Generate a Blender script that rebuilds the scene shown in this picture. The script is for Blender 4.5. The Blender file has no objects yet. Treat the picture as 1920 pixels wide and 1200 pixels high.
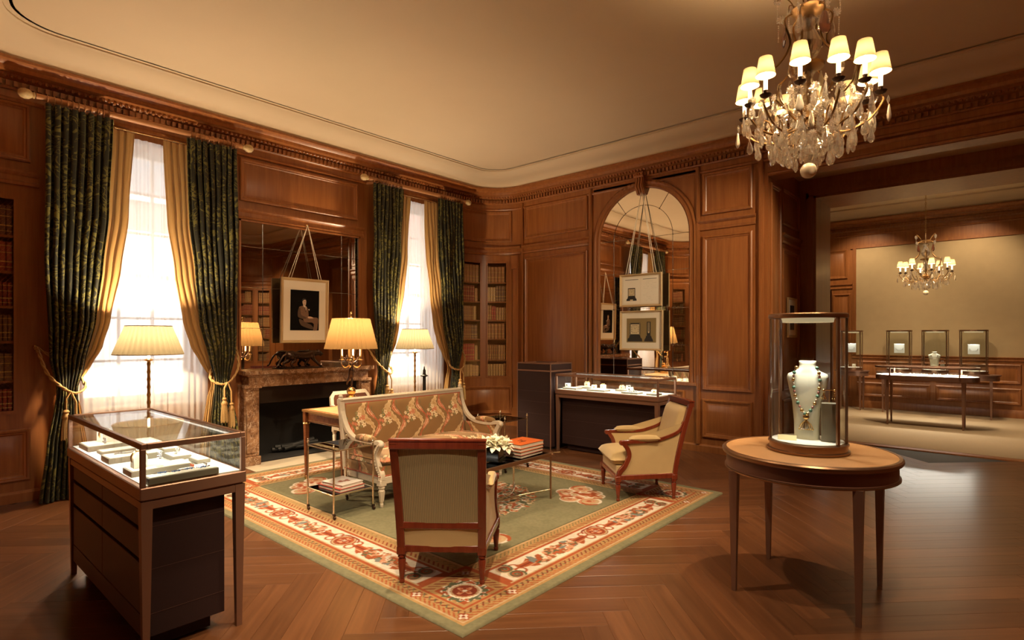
import bpy, math, random
import numpy as np
from mathutils import Vector, Matrix
random.seed(7)
PI = math.pi
scene = bpy.context.scene
col = scene.collection

# ------------------------------------------------------------------ camera
cam_data = bpy.data.cameras.new('camera')
cam = bpy.data.objects.new('camera', cam_data)
col.objects.link(cam)
scene.camera = cam
VIEW = math.atan2(930, 1054)
cam.location = (0, 0, 1.5)
cam.rotation_euler = (PI / 2, 0, VIEW)
cam_data.sensor_width = 36
cam_data.lens = 1054 / 1920 * 36
cam_data.shift_y = 30 / 1920
cam_data.clip_start = 0.02

# ------------------------------------------------------------------ world, exposure
world = bpy.data.worlds.new('world')
scene.world = world
world.use_nodes = True
bg = world.node_tree.nodes['Background']
bg.inputs[0].default_value = (1.0, 0.97, 0.93, 1)
bg.inputs[1].default_value = 3.8
vs = scene.view_settings
vs.view_transform = 'Standard'
vs.look = 'None'
vs.gamma = 1
vs.use_curve_mapping = False
vs.exposure = 0.68
scene.cycles.max_bounces = 10
scene.cycles.transparent_max_bounces = 24
scene.cycles.transmission_bounces = 8
scene.cycles.glossy_bounces = 6
scene.cycles.diffuse_bounces = 5
scene.cycles.caustics_reflective = False
scene.cycles.caustics_refractive = False
scene.cycles.sample_clamp_indirect = 4.0

WARM = (1.0, 0.76, 0.48)
CANDLE = (1.0, 0.70, 0.39)
LED = (1.0, 0.93, 0.80)

# ------------------------------------------------------------------ helpers
def tag(o, label=None, cat=None, group=None, kind=None):
    if label: o['label'] = label
    if cat: o['category'] = cat
    if group: o['group'] = group
    if kind: o['kind'] = kind
    return o

def thing(name, label, cat, loc=(0, 0, 0), rz=0.0, group=None):
    o = bpy.data.objects.new(name, None)
    col.objects.link(o)
    o.location = loc
    o.rotation_euler = (0, 0, rz)
    o.empty_display_size = 0.1
    return tag(o, label, cat, group)

def copy_tree(o, parent=None):
    c = o.copy()
    col.objects.link(c)
    c.parent = parent
    for ch in o.children:
        copy_tree(ch, c)
    return c

class MB:
    def __init__(s):
        s.v = []; s.f = []; s.uv = None
    def add(s, vs_, fs):
        n = len(s.v)
        s.v.extend(tuple(p) for p in vs_)
        s.f.extend(tuple(i + n for i in f) for f in fs)
        return s
    def mark(s): return len(s.v)
    def xf(s, m, start=0):
        for i in range(start, len(s.v)):
            s.v[i] = tuple(m @ Vector(s.v[i]))
        return s
    def box(s, x0, x1, y0, y1, z0, z1, b=0.0):
        if x0 > x1: x0, x1 = x1, x0
        if y0 > y1: y0, y1 = y1, y0
        if z0 > z1: z0, z1 = z1, z0
        if b <= 0:
            vv = [(x0, y0, z0), (x1, y0, z0), (x1, y1, z0), (x0, y1, z0), (x0, y0, z1), (x1, y0, z1), (x1, y1, z1), (x0, y1, z1)]
            return s.add(vv, [(0, 3, 2, 1), (4, 5, 6, 7), (0, 1, 5, 4), (1, 2, 6, 5), (2, 3, 7, 6), (3, 0, 4, 7)])
        b = min(b, (x1 - x0) * .45, (y1 - y0) * .45, (z1 - z0) * .45)
        X = (x0, x1); Y = (y0, y1); Z = (z0, z1)
        vv = []; idx = {}
        for i in (0, 1):
            for j in (0, 1):
                for k in (0, 1):
                    dx = b if i == 0 else -b; dy = b if j == 0 else -b; dz = b if k == 0 else -b
                    for a, p in enumerate(((X[i], Y[j] + dy, Z[k] + dz), (X[i] + dx, Y[j], Z[k] + dz), (X[i] + dx, Y[j] + dy, Z[k]))):
                        idx[i, j, k, a] = len(vv); vv.append(p)
        F = []
        q = idx
        for i in (0, 1):
            r = [q[i, 0, 0, 0], q[i, 1, 0, 0], q[i, 1, 1, 0], q[i, 0, 1, 0]]
            F.append(r if i else r[::-1])
            r = [q[0, i, 0, 1], q[0, i, 1, 1], q[1, i, 1, 1], q[1, i, 0, 1]]
            F.append(r if i else r[::-1])
            r = [q[0, 0, i, 2], q[1, 0, i, 2], q[1, 1, i, 2], q[0, 1, i, 2]]
            F.append(r if i else r[::-1])
        for i in (0, 1):
            for j in (0, 1):
                F.append([q[i, j, 0, 0], q[i, j, 1, 0], q[i, j, 1, 1], q[i, j, 0, 1]])
                F.append([q[i, 0, j, 0], q[i, 1, j, 0], q[i, 1, j, 2], q[i, 0, j, 2]])
                F.append([q[0, i, j, 1], q[1, i, j, 1], q[1, i, j, 2], q[0, i, j, 2]])
                for k in (0, 1):
                    F.append([q[i, j, k, 0], q[i, j, k, 1], q[i, j, k, 2]])
        return s.add(vv, F)
    def lathe(s, prof, seg=16, c=(0, 0, 0), sx=1.0, sy=1.0, cap=True, a0=0.0):
        vv = []; F = []
        n = len(prof)
        for i in range(seg):
            a = a0 + 2 * PI * i / seg
            for r, z in prof:
                vv.append((c[0] + r * math.cos(a) * sx, c[1] + r * math.sin(a) * sy, c[2] + z))
        for i in range(seg):
            j = (i + 1) % seg
            for k in range(n - 1):
                F.append((i * n + k, j * n + k, j * n + k + 1, i * n + k + 1))
        if cap:
            if prof[0][0] > 1e-6: F.append([i * n for i in range(seg)][::-1])
            if prof[-1][0] > 1e-6: F.append([i * n + n - 1 for i in range(seg)])
        return s.add(vv, F)
    def sphere(s, c, r, seg=10, rings=6, sc=(1, 1, 1)):
        m = s.mark()
        s.lathe([(r * math.sin(PI * k / rings), -r * math.cos(PI * k / rings)) for k in range(rings + 1)], seg, cap=False)
        for i in range(m, len(s.v)):
            p = s.v[i]; s.v[i] = (c[0] + p[0] * sc[0], c[1] + p[1] * sc[1], c[2] + p[2] * sc[2])
        return s
    def tube(s, pts, r, seg=8, closed=False, sec=None, up=None, caps=True):
        """sweep a round (or custom 2D section) along pts; r scalar or list"""
        P = [Vector(p) for p in pts]; n = len(P)
        rr = r if hasattr(r, '__len__') else [r] * n
        if sec is None:
            sec = [(math.cos(2 * PI * k / seg), math.sin(2 * PI * k / seg)) for k in range(seg)]
        m = len(sec); vv = []; F = []
        nrm = None
        for i in range(n):
            if closed: t = P[(i + 1) % n] - P[i - 1]
            elif i == 0: t = P[1] - P[0]
            elif i == n - 1: t = P[-1] - P[-2]
            else: t = P[i + 1] - P[i - 1]
            t = t.normalized() if t.length > 1e-9 else Vector((0, 0, 1))
            if up is not None:
                b = t.cross(Vector(up))
                if b.length < 1e-5: b = t.orthogonal()
                b.normalize(); a = b.cross(t)
            else:
                if nrm is None: nrm = t.orthogonal().normalized()
                nrm = (nrm - t * nrm.dot(t))
                if nrm.length < 1e-6: nrm = t.orthogonal()
                nrm.normalize()
                a = nrm; b = t.cross(a)
            for (p, q) in sec:
                vv.append(P[i] + a * (q * rr[i]) + b * (p * rr[i]))
        for i in range(n if closed else n - 1):
            j = (i + 1) % n
            for k in range(m):
                l = (k + 1) % m
                F.append((i * m + k, i * m + l, j * m + l, j * m + k))
        if not closed and caps:
            F.append(tuple(range(m))[::-1]); F.append(tuple(range((n - 1) * m, n * m)))
        return s.add(vv, F)
    def bar(s, pts, w, h, up=(0, 0, 1), closed=False):
        b = .18
        sec = [(-w / 2, -h / 2 * (1 - b)), (-w / 2 * (1 - b), -h / 2), (w / 2 * (1 - b), -h / 2), (w / 2, -h / 2 * (1 - b)), (w / 2, h / 2 * (1 - b)), (w / 2 * (1 - b), h / 2), (-w / 2 * (1 - b), h / 2), (-w / 2, h / 2 * (1 - b))]
        return s.tube(pts, 1.0, sec=sec, up=up, closed=closed)
    def prism(s, poly, n0, n1, fn):
        """poly of (a,b), extruded between n0,n1; fn(a,b,n)->xyz"""
        m = len(poly)
        vv = [fn(a, b, n0) for a, b in poly] + [fn(a, b, n1) for a, b in poly]
        F = [tuple(range(m))[::-1], tuple(range(m, 2 * m))]
        for i in range(m):
            j = (i + 1) % m
            F.append((i, j, m + j, m + i))
        return s.add(vv, F)
    def grid(s, fn, nu, nv, wrap=False):
        vv = [fn(i / nu, j / nv) for i in range(nu + 1) for j in range(nv + 1)]
        F = []
        for i in range(nu):
            for j in range(nv):
                a = i * (nv + 1) + j
                F.append((a, a + nv + 1, a + nv + 2, a + 1))
        return s.add(vv, F)
    def mesh(s, name, smooth=None):
        me = bpy.data.meshes.new(name)
        me.from_pydata(s.v, [], s.f)
        me.update()
        if smooth:
            me.polygons.foreach_set('use_smooth', [True] * len(me.polygons))
            me.set_sharp_from_angle(angle=math.radians(smooth))
        return me

def fix_normals(me):
    import bmesh
    b = bmesh.new(); b.from_mesh(me)
    bmesh.ops.recalc_face_normals(b, faces=b.faces)
    b.to_mesh(me); b.free()

def ob(name, mb, mat, parent=None, smooth=None, loc=None, fix=True):
    me = mb if isinstance(mb, bpy.types.Mesh) else mb.mesh(name, None)
    if not isinstance(mb, bpy.types.Mesh):
        if fix: fix_normals(me)
        if smooth:
            me.polygons.foreach_set('use_smooth', [True] * len(me.polygons))
            me.set_sharp_from_angle(angle=math.radians(smooth))
    if mat is not None and not me.materials:
        me.materials.append(mat)
    o = bpy.data.objects.new(name, me)
    col.objects.link(o)
    if parent is not None: o.parent = parent
    if loc is not None: o.location = loc
    return o

def struct(name, mb, mat, smooth=None):
    return tag(ob(name, mb, mat, None, smooth), kind='structure')

def lerp(a, b, t): return a + (b - a) * t
def keyed(keys, t):
    """piecewise smooth interpolation of (t, value) keys"""
    if t <= keys[0][0]: return keys[0][1]
    for (a, va), (b, vb) in zip(keys, keys[1:]):
        if t <= b:
            k = (t - a) / (b - a); k = k * k * (3 - 2 * k) * .5 + k * .5
            return va + (vb - va) * k
    return keys[-1][1]
def bez(p0, p1, p2, p3, n):
    out = []
    for i in range(n + 1):
        t = i / n; u = 1 - t
        out.append(tuple(u * u * u * a + 3 * u * u * t * b + 3 * u * t * t * c + t * t * t * d for a, b, c, d in zip(p0, p1, p2, p3)))
    return out
def smoothpath(pts, sub=6, closed=False):
    """Catmull-Rom through pts"""
    P = [Vector(p) for p in pts]; n = len(P); out = []
    rng = n if closed else n - 1
    for i in range(rng):
        if closed: a, b, c, d = P[i - 1], P[i], P[(i + 1) % n], P[(i + 2) % n]
        else: a, b, c, d = P[max(i - 1, 0)], P[i], P[i + 1], P[min(i + 2, n - 1)]
        for k in range(sub):
            t = k / sub
            out.append(.5 * ((2 * b) + (c - a) * t + (2 * a - 5 * b + 4 * c - d) * t * t + (3 * b - a - 3 * c + d) * t ** 3))
    if not closed: out.append(P[-1])
    return out

def lamp(name, kind, loc, power, color, parent=None, size=.03, rot=None, spot=None, blend=.5, size_y=None):
    ld = bpy.data.lights.new(name, kind)
    ld.energy = power; ld.color = color
    if kind in ('POINT', 'SPOT'): ld.shadow_soft_size = size
    if kind == 'AREA':
        ld.size = size
        if size_y: ld.shape = 'RECTANGLE'; ld.size_y = size_y
    if kind == 'SPOT': ld.spot_size = spot; ld.spot_blend = blend
    o = bpy.data.objects.new(name, ld)
    col.objects.link(o); o.location = loc
    if rot: o.rotation_euler = rot
    if parent: o.parent = parent
    return o

# ------------------------------------------------------------------ materials
MATS = {}
def nt(name):
    m = bpy.data.materials.new(name); m.use_nodes = True
    t = m.node_tree
    return m, t, t.nodes['Principled BSDF'], t.nodes['Material Output']
def node(t, kind, **kw):
    n = t.nodes.new(kind)
    for k, v in kw.items():
        if k in n.inputs: n.inputs[k].default_value = v
        else: setattr(n, k, v)
    return n
def plain(name, c, rough=.5, metal=0.0, spec=None, noise=0.0, scale=30, bump=0.0, emit=None, coat=0.0, sheen=0.0):
    m, t, p, o = nt(name)
    p.inputs['Base Color'].default_value = (*c, 1)
    p.inputs['Roughness'].default_value = rough
    p.inputs['Metallic'].default_value = metal
    if spec is not None: p.inputs['Specular IOR Level'].default_value = spec
    if coat: p.inputs['Coat Weight'].default_value = coat; p.inputs['Coat Roughness'].default_value = .15
    if sheen: p.inputs['Sheen Weight'].default_value = sheen
    if emit:
        p.inputs['Emission Color'].default_value = (*emit[0], 1); p.inputs['Emission Strength'].default_value = emit[1]
    if noise or bump:
        tc = node(t, 'ShaderNodeTexCoord')
        nz = node(t, 'ShaderNodeTexNoise', Scale=scale, Detail=4.0)
        t.links.new(tc.outputs['Object'], nz.inputs['Vector'])
        if noise:
            mx = node(t, 'ShaderNodeMixRGB')
            mx.inputs[1].default_value = (*[q * (1 - noise) for q in c], 1)
            mx.inputs[2].default_value = (*[min(1, q * (1 + noise)) for q in c], 1)
            t.links.new(nz.outputs[0], mx.inputs[0]); t.links.new(mx.outputs[0], p.inputs['Base Color'])
        if bump:
            bp = node(t, 'ShaderNodeBump', Strength=bump, Distance=.005)
            t.links.new(nz.outputs[0], bp.inputs['Height']); t.links.new(bp.outputs[0], p.inputs['Normal'])
    MATS[name] = m
    return m
def wood(name, c1, c2, rough=.35, axis=2, scale=1.0, coat=0.1, uv=False, island=False, var=.25, contrast=(.35, .7)):
    m, t, p, o = nt(name)
    tc = node(t, 'ShaderNodeTexCoord')
    mp = node(t, 'ShaderNodeMapping')
    sc = [26 * scale] * 3; sc[axis] = 1.3 * scale
    mp.inputs['Scale'].default_value = sc
    t.links.new(tc.outputs['UV' if uv else 'Object'], mp.inputs['Vector'])
    oi = node(t, 'ShaderNodeObjectInfo')
    ad = node(t, 'ShaderNodeVectorMath', operation='ADD')
    t.links.new(mp.outputs[0], ad.inputs[0])
    cm = node(t, 'ShaderNodeVectorMath', operation='SCALE'); cm.inputs['Scale'].default_value = 37.0
    cx = node(t, 'ShaderNodeCombineXYZ')
    geo = node(t, 'ShaderNodeNewGeometry')
    rsum = node(t, 'ShaderNodeMath', operation='ADD')
    t.links.new(oi.outputs['Random'], rsum.inputs[0])
    if island: t.links.new(geo.outputs['Random Per Island'], rsum.inputs[1])
    else: rsum.inputs[1].default_value = 0
    fr = node(t, 'ShaderNodeMath', operation='FRACT'); t.links.new(rsum.outputs[0], fr.inputs[0])
    for k in range(3): t.links.new(fr.outputs[0], cx.inputs[k])
    t.links.new(cx.outputs[0], cm.inputs[0]); t.links.new(cm.outputs[0], ad.inputs[1])
    nz = node(t, 'ShaderNodeTexNoise', Scale=1.0, Detail=6.0, Roughness=.62, Distortion=.4)
    t.links.new(ad.outputs[0], nz.inputs['Vector'])
    rp = node(t, 'ShaderNodeValToRGB')
    rp.color_ramp.elements[0].position = contrast[0]; rp.color_ramp.elements[0].color = (*c1, 1)
    rp.color_ramp.elements[1].position = contrast[1]; rp.color_ramp.elements[1].color = (*c2, 1)
    t.links.new(nz.outputs[0], rp.inputs[0])
    hs = node(t, 'ShaderNodeHueSaturation')
    mr = node(t, 'ShaderNodeMapRange'); mr.inputs['To Min'].default_value = 1 - var; mr.inputs['To Max'].default_value = 1 + var
    t.links.new(fr.outputs[0], mr.inputs[0]); t.links.new(mr.outputs[0], hs.inputs['Value'])
    t.links.new(rp.outputs[0], hs.inputs['Color']); t.links.new(hs.outputs[0], p.inputs['Base Color'])
    p.inputs['Roughness'].default_value = rough
    p.inputs['Coat Weight'].default_value = coat; p.inputs['Coat Roughness'].default_value = .2
    bp = node(t, 'ShaderNodeBump', Strength=.06, Distance=.002)
    t.links.new(nz.outputs[0], bp.inputs['Height']); t.links.new(bp.outputs[0], p.inputs['Normal'])
    MATS[name] = m
    return m
def thin_glass(name, tint=(1, 1, 1), refl=.0, rough=0.0):
    """clear sheet: transparent plus fresnel reflection"""
    m, t, p, o = nt(name)
    t.nodes.remove(p)
    lw = node(t, 'ShaderNodeLayerWeight', Blend=.5)
    pw = node(t, 'ShaderNodeMath', operation='POWER'); pw.inputs[1].default_value = 5.0; t.links.new(lw.outputs['Facing'], pw.inputs[0])
    fr = node(t, 'ShaderNodeMath', operation='MULTIPLY_ADD'); fr.inputs[1].default_value = .80; fr.inputs[2].default_value = .022
    t.links.new(pw.outputs[0], fr.inputs[0])
    tr = node(t, 'ShaderNodeBsdfTransparent'); tr.inputs[0].default_value = (*tint, 1)
    gl = node(t, 'ShaderNodeBsdfGlossy', Roughness=rough)
    mx = node(t, 'ShaderNodeMixShader')
    ad = node(t, 'ShaderNodeMath', operation='ADD'); ad.inputs[1].default_value = refl
    t.links.new(fr.outputs[0], ad.inputs[0]); t.links.new(ad.outputs[0], mx.inputs[0])
    t.links.new(tr.outputs[0], mx.inputs[1]); t.links.new(gl.outputs[0], mx.inputs[2])
    t.links.new(mx.outputs[0], o.inputs[0])
    MATS[name] = m
    return m
def cloth(name, c, trans=.4, rough=.9, stripes=None, clear=0.0, glow=1.0):
    """diffuse plus translucent sheet (lampshade, sheer)"""
    m, t, p, o = nt(name)
    t.nodes.remove(p)
    d = node(t, 'ShaderNodeBsdfDiffuse'); d.inputs[0].default_value = (*c, 1)
    tl = node(t, 'ShaderNodeBsdfTranslucent'); tl.inputs[0].default_value = (*[min(1, q * glow) for q in c], 1)
    mx = node(t, 'ShaderNodeMixShader'); mx.inputs[0].default_value = trans
    t.links.new(d.outputs[0], mx.inputs[1]); t.links.new(tl.outputs[0], mx.inputs[2])
    last = mx
    if clear:
        tr = node(t, 'ShaderNodeBsdfTransparent')
        m2 = node(t, 'ShaderNodeMixShader'); m2.inputs[0].default_value = clear
        t.links.new(mx.outputs[0], m2.inputs[1]); t.links.new(tr.outputs[0], m2.inputs[2]); last = m2
    t.links.new(last.outputs[0], o.inputs[0])
    MATS[name] = m
    return m
def vcol(name, rough=.9, sheen=0.0, bump=0.0, spec=.2):
    """colour read from the mesh's own printed / woven pattern"""
    m, t, p, o = nt(name)
    a = node(t, 'ShaderNodeVertexColor'); a.layer_name = 'pattern'
    t.links.new(a.outputs[0], p.inputs['Base Color'])
    p.inputs['Roughness'].default_value = rough
    p.inputs['Specular IOR Level'].default_value = spec
    if sheen: p.inputs['Sheen Weight'].default_value = sheen
    if bump:
        tc = node(t, 'ShaderNodeTexCoord'); nz = node(t, 'ShaderNodeTexNoise', Scale=220.0, Detail=2.0)
        t.links.new(tc.outputs['Object'], nz.inputs['Vector'])
        bp = node(t, 'ShaderNodeBump', Strength=bump, Distance=.004)
        t.links.new(nz.outputs[0], bp.inputs['Height']); t.links.new(bp.outputs[0], p.inputs['Normal'])
    MATS[name] = m
    return m
def paint(me, fn):
    """store fn(x,y,z arrays)->rgb (linear) as colour attribute 'pattern' on the vertices"""
    n = len(me.vertices); co = np.empty(n * 3); me.vertices.foreach_get('co', co); co = co.reshape(-1, 3)
    rgb = fn(co[:, 0], co[:, 1], co[:, 2])
    a = me.color_attributes.new('pattern', 'FLOAT_COLOR', 'POINT')
    out = np.ones((n, 4)); out[:, :3] = rgb
    a.data.foreach_set('color', out.ravel())

def srgb(r, g, b):
    f = lambda c: c / 12.92 if c <= .04045 else ((c + .055) / 1.055) ** 2.4
    return (f(r / 255), f(g / 255), f(b / 255))

WOOD = wood('wall_oak', (.255, .086, .022), (.360, .134, .037), rough=.38, var=.05)
WOOD_FLOOR = wood('floor_oak', (.092, .034, .0130), (.150, .060, .0240), rough=.30, axis=0, uv=True, island=True, var=.22, coat=.25)
PAINT = plain('ceiling_paint', (.64, .51, .35), .9, noise=.03, scale=3)
BEIGE_FABRIC = plain('wall_fabric', (.47, .345, .19), .9, noise=.06, scale=8)
CARPET = plain('carpet', (.40, .29, .17), .95, noise=.12, scale=90, bump=.3)
MIRROR = plain('mirror_glass', (.86, .80, .72), .015, 1.0)
GLASS = thin_glass('clear_glass', (.97, .985, .975))
WINGLASS = thin_glass('window_glass', (.95, .97, .98))
DARKGLASS = thin_glass('smoked_glass', (.10, .085, .075), refl=.05)
BRONZE_METAL = plain('satin_bronze', (.30, .17, .095), .32, .85)
BRASS = plain('brass', (.72, .48, .20), .25, 1.0)
OLDBRASS = plain('old_brass', (.42, .25, .09), .34, 1.0)
SILVERBRASS = plain('pale_brass', (.80, .70, .52), .22, 1.0)
DARK_BRONZE = plain('dark_bronze', (.055, .030, .020), .3, .7)
LEATHER_DARK = plain('dark_leather_panel', (.031, .0135, .0125), .72, spec=.25, noise=.15, scale=120, bump=.08)
MAHOG = wood('mahogany', (.13, .020, .008), (.20, .036, .014), rough=.25, coat=.4, var=.05)
TAN_TOP = plain('tan_leather', (.46, .235, .095), .42, noise=.05, scale=9)
WHITE_PAINT = plain('cream_painted_wood', (.58, .49, .37), .5, noise=.12, scale=40)
CREAM = plain('cream_velvet', (.50, .355, .165), .8, noise=.06, scale=14, sheen=.3)
IVORY_BOARD = plain('ivory_board', (.80, .74, .60), .7)
GOLD_FRAME = plain('pale_gold_wood', (.58, .42, .22), .42, .25, noise=.1, scale=12)
BLACK = plain('black', (.012, .011, .010), .6)
SOOT = plain('soot', (.010, .008, .007), .9)
WHITE = plain('white_board', (.85, .83, .78), .6)
STONE_TRAY = plain('taupe_suede', (.20, .175, .125), .85, noise=.05, scale=50)

# ------------------------------------------------------------------ light levels (added fill spots, out of view: x, y, target, watts, cone)
CH_POWER = 10.0
LAMP_POWER = 120.0
ADDED_SPOTS = [(-2.5, 1.9, (-3.0, 2.9, .3), 300, 75), (-4.2, 1.3, (-4.6, 3.0, .6), 300, 75), (-1.0, 1.6, (-3.3, 1.0, .8), 200, 60),
        (-.6, 4.3, (-2.7, 4.6, .5), 280, 70), (-.2, 2.4, (-.9, 3.6, .8), 150, 60), (.9, 4.6, (-3.8, 7.0, 1.7), 700, 40), (.9, 3.0, (-6.6, 3.6, 1.8), 450, 28),
        (-1.0, .8, (-2.6, 2.3, .5), 380, 42), (.2, 4.9, (.9, 6.9, 1.8), 260, 60), (.6, 1.4, (1.8, 4.0, 1.4), 240, 80)]
# ================================================================== the setting
XL, XR, YB, YN, RC, UF = -6.7, 1.9, 7.1, 0.1, 0.65, 0.25
ARC = RC * PI / 2
WL = lambda u, z, n: (XL + n, u, z)
WB = lambda u, z, n: (u, YB - n, z)
WR = lambda u, z, n: (XR - n, u, z)
WN = lambda u, z, n: (u, YN + n, z)
def corner_map(sx, sy):
    cx = (XL + RC) if sx < 0 else (XR - RC)
    cy = (YB - RC) if sy > 0 else (YN + RC)
    def W(u, z, n):
        r = RC - n
        if u < UF: return (cx + sx * r, cy - sy * (UF - u), z)
        if u <= UF + ARC:
            th = (u - UF) / RC
            return (cx + sx * r * math.cos(th), cy + sy * r * math.sin(th), z)
        return (cx - sx * (u - UF - ARC), cy + sy * r, z)
    return W
def slab(mb, W, u0, u1, z0, z1, n0, n1, seg=1):
    vv = []; F = []
    for i in range(seg + 1):
        u = lerp(u0, u1, i / seg)
        vv += [W(u, z0, n0), W(u, z0, n1), W(u, z1, n1), W(u, z1, n0)]
    for i in range(seg):
        a = i * 4; b = a + 4
        for k in range(4):
            F.append((a + k, a + (k + 1) % 4, b + (k + 1) % 4, b + k))
    F += [(3, 2, 1, 0), tuple(len(vv) - 4 + k for k in range(4))]
    return mb.add(vv, F)
PROF = [(0, 0), (0, .018), (.012, .028), (.026, .026), (.034, .014), (.046, .012), (.055, .004), (.075, .004), (.088, .010)]
def panel_mb(mb, W, u0, u1, z0, z1, seg=1, prof=PROF):
    """mitred moulding round a field"""
    rings = []
    for o, n in prof:
        ring = [W(lerp(u0 + o, u1 - o, i / seg), z0 + o, n) for i in range(seg + 1)]
        ring += [W(lerp(u1 - o, u0 + o, i / seg), z1 - o, n) for i in range(seg + 1)]
        rings.append(ring)
    m = len(rings[0]); vv = [p for r in rings for p in r]; F = []
    for k in range(len(rings) - 1):
        for i in range(m):
            j = (i + 1) % m
            F.append((k * m + i, k * m + j, (k + 1) * m + j, (k + 1) * m + i))
    b = (len(rings) - 1) * m
    for i in range(seg):
        F.append((b + i, b + i + 1, b + m - 2 - i, b + m - 1 - i))
    return mb.add(vv, F)
def panel(parent, W, u0, u1, z0, z1, seg=1, mat=None):
    return ob('panel', panel_mb(MB(), W, u0, u1, z0, z1, seg), mat or WOOD, parent, 30)
RAIL = [(0, 0), (.022, .006), (.03, .03), (.018, .04), (.016, .085), (.034, .095), (.05, .115), (.05, .13), (0, .135)]
def strip(mb, W, u0, u1, z, prof, seg=1, sc=1.0):
    vv = []; F = []; m = len(prof)
    for i in range(seg + 1):
        u = lerp(u0, u1, i / seg)
        vv += [W(u, z + b * sc, a * sc) for a, b in prof]
    for i in range(seg):
        for k in range(m - 1):
            F.append((i * m + k, i * m + k + 1, (i + 1) * m + k + 1, (i + 1) * m + k))
    F += [tuple(range(m)), tuple(range(seg * m, (seg + 1) * m))[::-1]]
    return mb.add(vv, F)

# ---- floor: herringbone planks at 45 degrees to the room
fb = MB(); fb.box(-7.15, 2.4, -3.2, 9.2, -.12, -.011)
floor = struct('floor', fb, BLACK)
PW, PLN = .15, 1.20
def plank_geo(mb, uvs, M):
    b = .0008; L, w = PLN, PW
    g = .0003
    vv = [(g, g, -.012), (L - g, g, -.012), (L - g, w - g, -.012), (g, w - g, -.012),
          (g, g, -b), (L - g, g, -b), (L - g, w - g, -b), (g, w - g, -b),
          (g + b, g + b, 0), (L - g - b, g + b, 0), (L - g - b, w - g - b, 0), (g + b, w - g - b, 0)]
    F = [(0, 1, 5, 4), (1, 2, 6, 5), (2, 3, 7, 6), (3, 0, 4, 7), (4, 5, 9, 8), (5, 6, 10, 9), (6, 7, 11, 10), (7, 4, 8, 11), (8, 9, 10, 11)]
    mb.add([tuple(M @ Vector(p)) for p in vv], F)
    for f in F: uvs += [(vv[i][0] + .37 * len(uvs) % 7, vv[i][1]) for i in f]
def plank_mesh(name, mats):
    mb = MB(); uvs = []
    for M in mats: plank_geo(mb, uvs, M)
    me = mb.mesh(name)
    ul = me.uv_layers.new(name='UVMap')
    ul.data.foreach_set('uv', [c for p in uvs for c in p])
    me.materials.append(WOOD_FLOOR)
    return me
cands = []
R45 = Matrix.Rotation(PI / 4, 4, 'Z')
for j in range(-12, 13):
    for k in range(-110, 111):
        for kind in (0, 1):
            ox = k * PW + j * PLN; oy = k * PW - j * PLN
            if kind == 0: M = Matrix.Translation((ox, oy, 0))
            else: M = Matrix.Translation((ox + PLN + PW, oy + PW - PLN, 0)) @ Matrix.Rotation(PI / 2, 4, 'Z')
            M = Matrix.Translation((-2.4, 4.0, 0)) @ R45 @ M
            c = M @ Vector((PLN / 2, PW / 2, 0)); bad = any(not (-7.1 < e.x < 2.3 and -1.2 < e.y < 9.19) for e in (M @ Vector((0, 0, 0)), M @ Vector((PLN, PW, 0))))
            if not (-6.95 < c.x < 2.1 and -.9 < c.y < 9.3): continue
            if bad: continue
            d = -math.sin(VIEW) * c.x + math.cos(VIEW) * c.y
            l = math.cos(VIEW) * c.x + math.sin(VIEW) * c.y
            vis = d > 1.2 and abs(l / d) < 1.0 and 1.5 / d < .68
            under = -5.95 < c.x < -2.25 and 2.15 < c.y < 5.1
            cands.append((d if vis and not under else 99, M))
cands.sort(key=lambda t: t[0])
pm = plank_mesh('plank', [Matrix.Identity(4)])
for d, M in cands[:300]:
    o = bpy.data.objects.new('plank', pm); col.objects.link(o)
    o.matrix_world = M; o.parent = floor
rest = bpy.data.objects.new('planks_beyond', plank_mesh('planks_beyond', [M for d, M in cands[300:]]))
col.objects.link(rest); rest.parent = floor; tag(rest, kind='stuff')

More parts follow.
